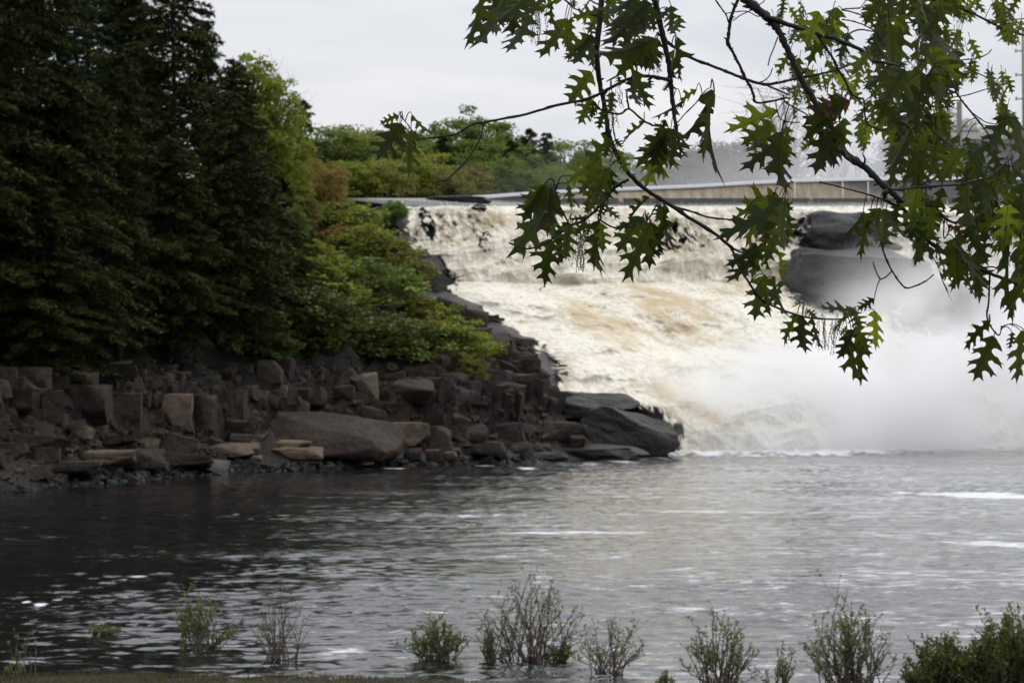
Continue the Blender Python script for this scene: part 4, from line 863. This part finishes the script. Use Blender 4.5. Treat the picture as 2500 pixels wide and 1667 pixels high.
branch([(2369,647,4),(2385,653,4),(2425,652,3.4),(2440,662,3)],4.35,4.35,b5,'twig',knob=False)
branch([(2417,670,5),(2415,700,4.5),(2414,735,4.5),(2410,776,4),(2425,806,3.6),(2440,818,3.2),(2445,795,2.4)],4.35,4.4,b5,'twig')
branch([(2145,565,5),(2149,579,5),(2160,623,4.6),(2178,661,4.4),(2196,688,4),(2216,703,4),(2257,688,3.4),(2280,670,2.6)],4.3,4.3,b5,'twig'); branch([(2178,661,3.6),(2164,675,3.2),(2150,681,3.2),(2141,668,3),(2131,639,2.8)],4.3,4.3,b5,'twig')
b6=branch([(2200,-60,6),(2260,-10,6),(2305,9,5.5),(2332,16,5.5),(2377,34,5.5),(2421,57,5.5),(2457,73,5),(2530,96,5)],6.5,6.8,oak,'bough')
branch([(2430,60,3.4),(2450,52,3),(2500,46,3)],6.6,6.7,b6,'twig'); branch([(2340,149,3),(2357,146,3),(2386,143,3),(2411,132,2.6),(2421,121,2.2)],6.2,6.2,b6,'twig'); branch([(2350,162,3),(2359,166,3),(2393,182,2.8),(2421,195,2.4)],6.2,6.2,b6,'twig')
branch([(2325,200,4),(2336,228,4.5),(2350,248,4.5),(2374,278,4.2),(2398,307,4),(2418,337,3.4)],4.6,4.6,b6,'twig'); branch([(2343,236,3.2),(2362,232,3.2),(2386,225,3),(2414,216,2.4)],4.7,5.2,b6,'twig'); branch([(2374,276,3),(2390,288,3),(2408,299,2.6),(2432,304,2.2)],4.6,4.6,b6,'twig')
branch([(2100,20,3.4),(2055,24,3.6),(2080,30,3.4),(2110,42,3.2),(2140,68,3)],6.2,6.2,b6,'twig'); branch([(2055,48,3.4),(2080,52,3.2),(2110,62,3.2),(2140,78,3)],6.2,6.2,b6,'twig')
BPa=np.array(BP)
OUT=[(0,0),(.05,.01),(.10,.045),(.15,.09),(.20,.13),(.27,.20),(.195,.195),(.13,.20),(.09,.225),(.08,.26),(.105,.30),(.17,.33),(.24,.36),(.285,.40),(.375,.42),(.30,.445),(.34,.53),(.27,.485),(.20,.462),(.135,.455),(.095,.48),(.09,.52),(.12,.56),(.18,.60),(.235,.65),(.32,.69),(.25,.705),(.26,.795),(.195,.73),(.14,.695),(.095,.695),(.075,.73),(.08,.77),(.115,.81),(.15,.86),(.195,.935),(.13,.905),(.085,.885),(.05,.905),(.03,.95),(0,1.05)]
def leaf_geo(rs):
    """one lobed leaf of unit length with a folded, drooping blade; petiole added later"""
    V=[];Fc=[];bend=rs.uniform(.0,.75); fold=rs.uniform(-.1,.7); curl=rs.uniform(-.4,.8); skew=rs.normal()*.06; wv=rs.uniform(.92,1.1); ph=rs.rand()*6
    for s in (1,-1):
        k1=rs.uniform(.85,1.12); o=[]
        for i,(x,y) in enumerate(OUT):
            yy=y+ (rs.normal()*.008 if 0<i<len(OUT)-1 else 0)+ (s*.02 if 0<i<len(OUT)-1 else 0)
            lobe=1+.10*math.sin(y*9+ph+s); xx=x*k1*wv*lobe
            o.append((s*xx,yy))
        pts=[Vector((a,b,0)) for a,b in o]+[Vector((0,y,0)) for y in (.82,.62,.42,.22)]
        tri=tessellate_polygon([pts]); b0=len(V)
        for p in pts:
            x,y=p.x,p.y; z=-bend*y*y*.8+fold*abs(x)-curl*abs(x)*y*.6+.04*math.sin(9*y+ph)*abs(x)*4
            V.append((x+skew*y*y,y,z,x,y))
        for t_ in tri: Fc.append(tuple(b0+i for i in (t_ if s>0 else t_[::-1])))
    return V,Fc
def bez(p0,p1,p2,n=6): return [p0*(1-t)**2+p1*2*t*(1-t)+p2*t*t for t in [i/(n-1) for i in range(n)]]
LEAVES=[]
def leaf(bx,by,tx,ty,w,c='g',D=None,pet=True):
    LEAVES.append((bx,by,tx,ty,w,c,D,pet))
def build_leaf(a,idx):
    bx,by,tx,ty,w,c,D,pet=a; rs=np.random.RandomState(idx*13+5)
    dist=np.hypot(BPa[:,0]-bx,BPa[:,1]-by); near=int(np.argmin(dist+np.abs(BPa[:,1]-by)*.0)); nb=BPa[near]
    if D is None: D=nb[2]+rs.normal()*.10
    L=math.hypot(tx-bx,ty-by)*D/F; base=P(bx,by,D); tip=P(tx,ty,D+rs.normal()*.22*L)
    ax=tip-base; LL=ax.length; ax.normalize(); view=Vector((0,-1,0)); sd=ax.cross(view).normalized(); nm=sd.cross(ax).normalized()
    cr=min(1,(w*D/F)/(.66*LL)); roll=math.acos(cr)*rs.choice([-1,1]); sx=1. if cr<1 else min(1.2,(w*D/F)/(.66*LL))
    X=sd*math.cos(roll)+nm*math.sin(roll); Zn=X.cross(ax); 
    if rs.rand()<.5: X=-X
    g,Fc=leaf_geo(rs); V=[];UV=[]
    for x,y,z,u,v in g:
        V.append(W2(base+X*(x*LL*sx)+ax*(y*LL)-Zn*(z*LL*.8))); UV.append((u,v))
    if pet:
        dpx=dist[near]; 
        if dpx<75 and dpx>3 and abs(nb[2]-D)<.25: e=P(nb[0],nb[1],nb[2])
        else: e=base-ax*LL*.22+Vector((0,0,.01))
        mid=(base+e)/2+Vector((0,0,.10*LL+ (base-e).length*.22)); q=bez(base,mid,e); m=MB(); m.tube([W2(v) for v in q],[.0009+.0004*i/5 for i in range(6)],4)
        b0=len(V)
        for v in m.v[0]: V.append(Vector(v)); UV.append((0.,.0))
        Fc=Fc+[tuple(b0+i for i in f) for f in m.f]
    return V,Fc,UV
def leaf_mesh(name,V,Fc,UV,mats,mi=None,rnd=None):
    me=bpy.data.meshes.new(name); me.from_pydata([tuple(v) for v in V],[],Fc); uv=me.uv_layers.new(name='UVMap')
    li=np.zeros(len(me.loops),np.int32); me.loops.foreach_get('vertex_index',li); uv.data.foreach_set('uv',np.array(UV,np.float32)[li].ravel())
    at=me.attributes.new('leafrnd','FLOAT','POINT'); at.data.foreach_set('value',np.array(rnd,np.float32))
    for m in mats: me.materials.append(m)
    if mi is not None: me.polygons.foreach_set('material_index',np.array(mi,np.int32))
    me.update(); return me
for q in """973 283 925 298 28;976 301 925 396 85;978 303 973 375 55;1003 319 988 429 45;1006 279 1044 340 24 y;1016 326 991 375 40;970 300 945 345 45
1180 -30 1158 118 60;1240 -30 1207 142 88;1292 35 1243 153 80 y;1215 -20 1190 95 80;1260 -40 1255 90 85;1290 -20 1230 75 60;1330 -10 1280 60 50;1379 46 1334 147 62;1393 44 1395 108 32 y;1385 46 1370 136 45 y;1347 9 1338 77 25;1370 2 1300 26 22;1401 -4 1401 20 20
1464 26 1401 52 55 y;1466 30 1430 85 52 y;1470 22 1477 66 40 y;1441 84 1401 179 72;1441 86 1436 165 42;1441 86 1378 147 40;1445 178 1385 251 92 y;1443 240 1413 302 52;1448 250 1443 292 28;1472 272 1462 316 35;1460 262 1440 285 22
1553 -12 1483 58 62;1553 5 1483 82 52;1560 15 1481 97 55;1565 20 1489 130 70;1570 0 1582 87 62;1555 0 1530 104 90;1578 10 1562 108 75;1591 20 1600 81 42;1486 -4 1476 66 34 y;1500 -30 1494 40 45 y
1599 93 1467 173 92;1576 104 1507 184 85;1599 93 1533 165 80;1602 95 1568 179 75;1604 98 1592 168 58;1553 173 1567 265 55;1543 193 1540 270 45;1545 195 1577 237 38;1494 225 1492 278 38;1510 188 1516 212 28;1585 190 1588 218 18
1639 15 1640 88 44;1632 20 1608 60 30;1660 43 1643 98 36 y;1652 90 1651 205 28;1648 120 1640 222 24;1660 141 1648 196 20;1632 204 1620 228 18
1700 219 1644 255 22;1664 247 1597 296 22;1573 300 1514 346 20;1745 225 1680 431 50;1743 226 1704 395 42;1725 253 1680 363 36
1627 296 1597 338 42;1638 314 1551 405 78;1626 328 1569 454 78 y;1630 330 1603 433 62;1644 314 1634 413 42;1654 324 1670 350 22;1658 348 1664 389 24;1618 325 1590 410 64
1494 338 1409 417 45;1490 338 1476 385 42;1502 340 1518 363 26;1512 369 1536 423 36 y;1466 383 1393 458 78 y;1489 411 1434 447 62 y;1489 411 1477 494 76;1485 415 1440 500 60;1470 420 1409 472 52 y;1480 430 1411 498 42;1475 494 1462 532 46;1460 490 1424 519 50 y;1475 495 1499 539 28 y;1470 450 1450 480 60;1478 470 1462 505 50
1328 451 1271 521 40;1332 453 1281 547 72;1354 468 1287 617 88;1336 470 1372 500 40;1354 470 1334 588 62 y;1345 465 1322 586 70;1387 453 1391 511 26;1390 455 1403 519 18;1340 460 1300 520 55
1346 586 1322 688 72;1362 580 1369 637 46;1391 551 1371 631 56;1387 543 1346 582 36;1435 527 1391 540 22;1462 539 1424 670 56;1465 540 1444 660 42;1468 545 1471 615 36 y;1432 543 1395 580 44;1440 545 1432 575 50
1585 484 1524 531 22;1569 529 1503 611 78;1571 531 1503 562 32;1587 545 1540 688 72;1589 545 1585 651 78;1591 545 1607 627 52;1613 500 1597 543 42;1620 502 1630 641 40;1618 510 1618 615 36
1898 273 1770 325 46;1882 299 1815 354 62 y;1884 301 1835 392 62 y;1908 322 1872 465 88;1908 329 1833 422 62;1910 329 1900 435 60;1918 309 1928 394 32 y;1938 267 1942 325 9;1934 222 1948 258 24 y
2074 246 1957 301 78 b;2060 250 1957 341 72;2030 310 1985 422 82;2040 318 2007 418 72;2046 310 2027 410 62;2055 300 2044 396 42;1990 340 1951 372 30 y;2010 262 1990 330 72;2060 290 2060 380 62;2050 240 2000 290 60 b
1902 479 1793 529 46;1909 485 1777 607 62;1900 487 1935 515 40;1915 500 1890 619 72 y;1924 522 1924 597 42;1874 491 1802 591 62 y;1885 500 1862 590 82;1880 500 1830 560 72;1900 560 1870 640 72 y;1905 520 1875 580 60;1890 480 1850 530 60
1849 610 1799 704 56;1865 597 1834 676 46;1845 596 1787 657 46;1870 600 1865 660 14;1865 672 1837 782 78;1868 672 1865 769 52;1893 676 1890 782 42 y;1902 616 1912 685 22 y;1909 685 1896 760 24
1965 741 1931 741 9;1946 769 1902 835 42;1959 772 1949 866 64;1984 776 1996 857 30;1971 757 1996 775 26;2087 757 1993 760 32;2090 757 2015 794 36 y;2084 760 2103 807 40 y;2134 729 2096 757 34;2137 760 2140 851 38 y;2093 798 2106 935 42;2078 804 2068 929 58;2090 798 2121 857 42 y;2068 798 2049 819 26 y;2085 805 2046 876 52
2107 521 2052 600 26;2125 518 2084 626 46;2151 509 2125 591 52;2155 510 2169 614 52;2163 515 2190 600 42;2140 510 2115 560 62;2231 518 2225 590 50;2251 529 2225 650 52;2253 532 2242 658 52;2263 559 2257 661 30;2210 518 2213 600 46 y;2275 506 2269 582 46 y;2295 547 2230 590 40
2292 594 2260 723 32;2294 598 2289 705 38;2333 579 2339 700 84;2336 585 2374 738 56;2330 585 2295 676 52;2357 556 2421 641 62;2333 553 2360 597 30 b;2313 550 2348 570 16 b
2440 520 2445 658 62;2470 560 2439 770 64;2490 600 2468 793 64;2510 640 2492 764 60;2480 520 2380 560 46;2500 540 2400 600 46;2460 500 2455 600 60 y;2500 450 2480 580 60;2520 560 2500 680 60
2418 785 2345 840 52;2427 821 2372 928 70;2492 808 2492 934 38;2471 811 2471 852 22;2505 810 2508 870 36
2240 180 2140 260 95;2260 190 2200 290 100;2210 170 2160 250 80;2330 120 2340 228 60;2325 130 2310 250 70;2300 160 2280 240 70;2245 250 2232 330 70;2250 300 2225 430 80;2255 310 2265 345 60;2230 330 2165 410 60 y;2220 320 2180 440 60;2250 360 2240 470 80;2280 400 2300 450 60
2340 330 2270 410 40;2360 335 2370 380 60 y;2350 365 2300 440 80;2365 368 2400 440 70;2420 350 2340 400 60;2460 280 2400 380 80;2480 285 2470 420 70;2490 300 2490 460 60;2380 390 2340 480 80;2400 440 2330 530 70;2440 430 2400 530 60;2440 440 2370 520 60;2360 450 2350 590 70;2300 460 2270 560 60;2240 460 2220 560 70 y;2190 500 2180 560 60
2010 50 1985 160 55;2000 30 1960 115 60 y;2020 60 2010 130 60;2045 20 2030 110 60;2070 80 2055 150 50;2120 130 2080 190 60 y;2150 -10 2110 60 50;2180 20 2130 80 55;2170 30 2160 120 70;2150 90 2120 190 60;2200 60 2180 170 80;2230 -10 2250 90 70;2260 20 2240 120 80;2280 -20 2275 80 60;2210 -20 2190 70 70;2290 60 2270 160 70""".replace('\n',';').split(';'):
    a=q.split()
    if len(a)>=5: leaf(*[float(v) for v in a[:5]],c=a[5] if len(a)>5 else 'g')
rs=np.random.RandomState(99)
def fill(n,x0,y0,x1,y1,L0,L1,c='g',D=4.9,sp=.45):
    for i in range(n):
        x=rs.uniform(x0,x1);y=rs.uniform(y0,y1);L=rs.uniform(L0,L1);a=rs.normal()*sp; leaf(x,y,x+L*math.sin(a),y+L*math.cos(a),L*rs.uniform(.25,.7),c,D+rs.normal()*.3)
fill(14,2120,-30,2320,60,70,110); fill(16,2160,60,2320,200,70,120); fill(12,2120,190,2300,320,70,110); fill(12,2160,300,2290,470,70,110); fill(16,2340,340,2500,520,70,110); fill(12,2360,470,2500,640,70,110)
fill(10,1930,10,2060,70,45,80,'y',5.6); fill(16,1925,120,2060,190,40,70,'y',6.5); fill(10,1925,190,2060,235,40,65,'y',6.8); fill(14,2060,150,2200,260,45,80,'y',6.5); fill(12,2080,270,2180,340,50,80,'y',6.)
fill(9,1865,-5,1960,50,30,50,'y',6.8); fill(16,2310,-25,2395,20,36,56,'y',7.2); fill(22,2420,-20,2510,70,36,60,'y',7.2); fill(14,2300,60,2370,110,36,60,'y',7.); fill(5,2365,140,2390,175,36,50,'y',7.); fill(6,2410,168,2460,190,36,55,'y',6.8,.3); fill(13,2420,200,2462,280,36,55,'y',6.6); fill(8,2215,250,2280,300,60,80,'g',5.); fill(5,2120,95,2170,140,60,80); fill(4,2280,215,2320,240,30,45,'y',6.); fill(6,2290,250,2300,300,50,70,'g',5)
fill(3,2420,70,2500,90,30,46,'y',7.)
LEAVES.sort(key=lambda a:-(a[4]*math.hypot(a[2]-a[0],a[3]-a[1])*(1 if 0<a[2]<2500 and 0<a[3] else .2)))
LM={'g':M['oakleaf'],'y':M['oakleafyoung'],'b':M['oakleafbrown']}
RV=[];RF=[];RU=[];RM=[];RR=[]; lr=np.random.RandomState(4)
for i,a in enumerate(LEAVES):
    V,Fc,UV=build_leaf(a,i); rv=lr.rand()**1.4
    if i<100:
        o=obj('leaf',leaf_mesh('leaf',V,Fc,UV,[LM[a[5]]],None,[rv]*len(V)),oak)
        if a[5]=='b': o['label']='red-brown withered oak leaf'
    else:
        b0=len(RV); RV+=V; RF+=[tuple(b0+k for k in f) for f in Fc]; RU+=UV; RR+=[rv]*len(V); RM+=[{'g':0,'y':1,'b':2}[a[5]]]*len(Fc)
o=obj('leaves',leaf_mesh('leaves',RV,RF,RU,[M['oakleaf'],M['oakleafyoung'],M['oakleafbrown']],RM,RR),oak); o['kind']='stuff'
# catkins
def catkins(x0,x1,yt,y1,n,D):
    rs=np.random.RandomState(int(x0+yt)); V=[];Fc=[];m=MB(); top=W2(P((x0+x1)/2,yt-10,D)); cube=[(-1,0,0),(0,-1,0),(1,0,0),(0,1,0),(0,0,1),(0,0,-1)]; cf=[(0,1,4),(1,2,4),(2,3,4),(3,0,4),(1,0,5),(2,1,5),(3,2,5),(0,3,5)]
    for k in range(n):
        x=rs.uniform(x0,x1); yy=yt+rs.uniform(-6,10); ye=rs.uniform(yt+(y1-yt)*.6,y1); dx=rs.normal()*5; dd=D+rs.normal()*.06; steps=int((ye-yy)/2.6); pts=[]
        for s in range(steps):
            f=s/max(steps-1,1); px_=x+dx*f+1.6*math.sin(f*9+k); py_=yy+(ye-yy)*f; p=W2(P(px_,py_,dd)); pts.append(p)
            if s>1:
                r=rs.uniform(.0008,.0015)*dd/4.5; j=Vector(rs.normal(size=3)*.0011); m.add([tuple(p+j+Vector(c)*r) for c in cube],cf)
        if len(pts)>2: m.tube([top]+pts,.0004,3)
    m.build('catkin_bunch',M['catkin'],oak)
for a in [(1298,1335,10,118,14,4.6),(1390,1428,570,665,12,4.5),(1418,1432,560,665,5,4.5),(1340,1356,455,580,7,4.5),(1594,1618,150,186,6,4.45),(1500,1520,220,272,6,4.45),(1490,1508,275,312,4,4.45),(1600,1640,330,378,14,4.5),(1484,1498,225,320,6,4.5),(1996,2016,776,868,8,4.6),(2026,2036,785,872,5,4.6),(2038,2050,775,842,5,4.6),(2240,2262,455,530,12,4.4),(2000,2030,95,150,10,4.6),(2048,2075,112,165,9,5.),(2160,2250,140,180,8,4.8),(2228,2262,90,185,16,4.7),(2330,2350,35,60,6,6.8),(2420,2450,205,245,14,6.4),(2455,2480,380,430,8,4.5),(2440,2460,395,440,6,4.5),(2178,2192,255,282,3,4.5),(2320,2328,510,528,1,4.4),(1424,1432,66,84,1,4.5),(1922,1930,75,102,4,5),(2290,2345,130,170,8,6),(1955,1965,235,252,4,5)]: catkins(*a)

# ---------------------------------------------------------------- spray
def mist(name,lo,hi,blobs,label,nscale=.12,nz=.9,aniso=0.1,col=(.985,.985,.99,1)):
    m=MB(); c=[(a+b)/2 for a,b in zip(lo,hi)]; m.box(c,[b-a for a,b in zip(lo,hi)])
    t=NT(name+'_volume'); pos=t.n('ShaderNodeNewGeometry').outputs['Position']; tot=None
    for (cx_,cy_,cz_,rx,ry,rz_,s) in blobs:
        v=t.n('ShaderNodeVectorMath',{0:pos,1:(cx_,cy_,cz_)},operation='SUBTRACT').outputs[0]
        v=t.n('ShaderNodeVectorMath',{0:v,1:(rx,ry,rz_)},operation='DIVIDE').outputs[0]
        l=t.n('ShaderNodeVectorMath',{0:v},operation='LENGTH').outputs['Value']
        g=t.mrange(l,0.,1.,s,0.); tot=g if tot is None else t.math('ADD',tot,g)
    n=t.noise(pos,nscale,3,.55,.4); tot=t.math('MULTIPLY',tot,t.mrange(n,.36,.66,1-nz,1+nz,False))
    vol=t.n('ShaderNodeVolumePrincipled',{'Color':col,'Density':tot,'Anisotropy':aniso})
    t.set(t.out,'Volume',vol.outputs[0]); t.m.cycles.volume_step_rate=1.0
    o=m.build(name,t.m); tag(o,label,'mist',kind='stuff'); return o
mist('spray',(5,88,-.2),(60,113,13.5),[(P(2120,1010,100).x,101,2.2,12,9,5.6,.42),(P(2420,960,103).x,103,3.0,12,9,6.8,.28),(P(2380,850,106).x,106,6,12,6,7,.19),(P(1800,1000,99).x,98.5,1.6,7.5,6.5,5.4,.34),(P(2520,720,108).x,108,7.5,9,6,7,.09),(P(2200,800,107).x,107,6.0,7,5,4.0,.13)],'pale spray boiling up at the foot of the falls on the right',.22,1.0)
mist('drifting_spray',(-6,136,11),(80,196,40),[(P(2200,400,160).x,165,16,36,30,16,.04),(P(1500,400,150).x,165,16,22,26,8,.010)],'thin mist drifting behind the dam and over the far trees',.05,.5)
# ---------------------------------------------------------------- camera, light, sky
cam=bpy.data.cameras.new('camera'); co=bpy.data.objects.new('camera',cam); COL.objects.link(co); co.location=(0,0,CZ); co.rotation_euler=(math.pi/2+PITCH,0,0)
cam.lens=70; cam.sensor_width=36; cam.clip_end=4000; cam.clip_start=.1; cam.dof.use_dof=True; cam.dof.focus_distance=4.7; cam.dof.aperture_fstop=14; SC.camera=co
EL,AZ=math.radians(50),math.radians(150)
s=bpy.data.lights.new('sun','SUN'); s.energy=.8; s.angle=math.radians(25); s.color=(1,.97,.92); so=bpy.data.objects.new('sun',s); COL.objects.link(so)
sd=Vector((math.cos(EL)*math.sin(math.radians(60)),math.cos(EL)*math.cos(math.radians(60)),math.sin(EL))); so.rotation_euler=sd.to_track_quat('Z','Y').to_euler()
w=bpy.data.worlds.new('World'); SC.world=w; w.use_nodes=True; nt=w.node_tree; nt.nodes.clear()
t=NT.__new__(NT); t.t=nt
out=t.n('ShaderNodeOutputWorld'); sky=t.n('ShaderNodeTexSky',sky_type='NISHITA',sun_disc=False,sun_elevation=EL,sun_rotation=math.radians(60),dust_density=3)
tc=t.n('ShaderNodeTexCoord'); d=tc.outputs['Generated']; z=t.n('ShaderNodeSeparateXYZ',{0:d}).outputs[2]
mp=t.n('ShaderNodeMapping',{'Vector':d,'Scale':(1.0,1.0,4.5),'Rotation':(0,.12,0)}).outputs[0]
n1=t.noise(mp,2.6,5,.5,.4); n2=t.noise(mp,8,4,.5)
cl=t.ramp(t.math('ADD',t.math('MULTIPLY',n1,.8),t.math('MULTIPLY',n2,.2)),[(.40,(.64,.67,.72)),(.5,(.75,.77,.80)),(.60,(.85,.85,.86))])
up=t.math('MULTIPLY_ADD',t.mrange(z,.12,1.,0,1),1.15,1.0)
gn=t.math('MULTIPLY',up,10.7)
cc=t.n('ShaderNodeVectorMath',{0:cl,'Scale':gn},operation='SCALE').outputs[0]
mx=t.mix(.93,sky.outputs[0],cc); bg=t.n('ShaderNodeBackground',{'Color':mx,'Strength':.1}); t.set(out,'Surface',bg.outputs[0])
SC.view_settings.view_transform='Standard'; SC.view_settings.look='None'; SC.view_settings.exposure=0; SC.view_settings.gamma=1
cy=SC.cycles; SC.render.engine='CYCLES'
cy.max_bounces=8; cy.diffuse_bounces=3; cy.glossy_bounces=3; cy.transmission_bounces=4; cy.volume_bounces=10; cy.transparent_max_bounces=12
cy.use_denoising=True; cy.denoiser='OPENIMAGEDENOISE'; cy.caustics_reflective=False; cy.caustics_refractive=False; cy.volume_max_steps=128; cy.volume_step_rate=1
cy.use_adaptive_sampling=True; cy.adaptive_threshold=.02; cy.sample_clamp_indirect=6
SC.render.film_transparent=False
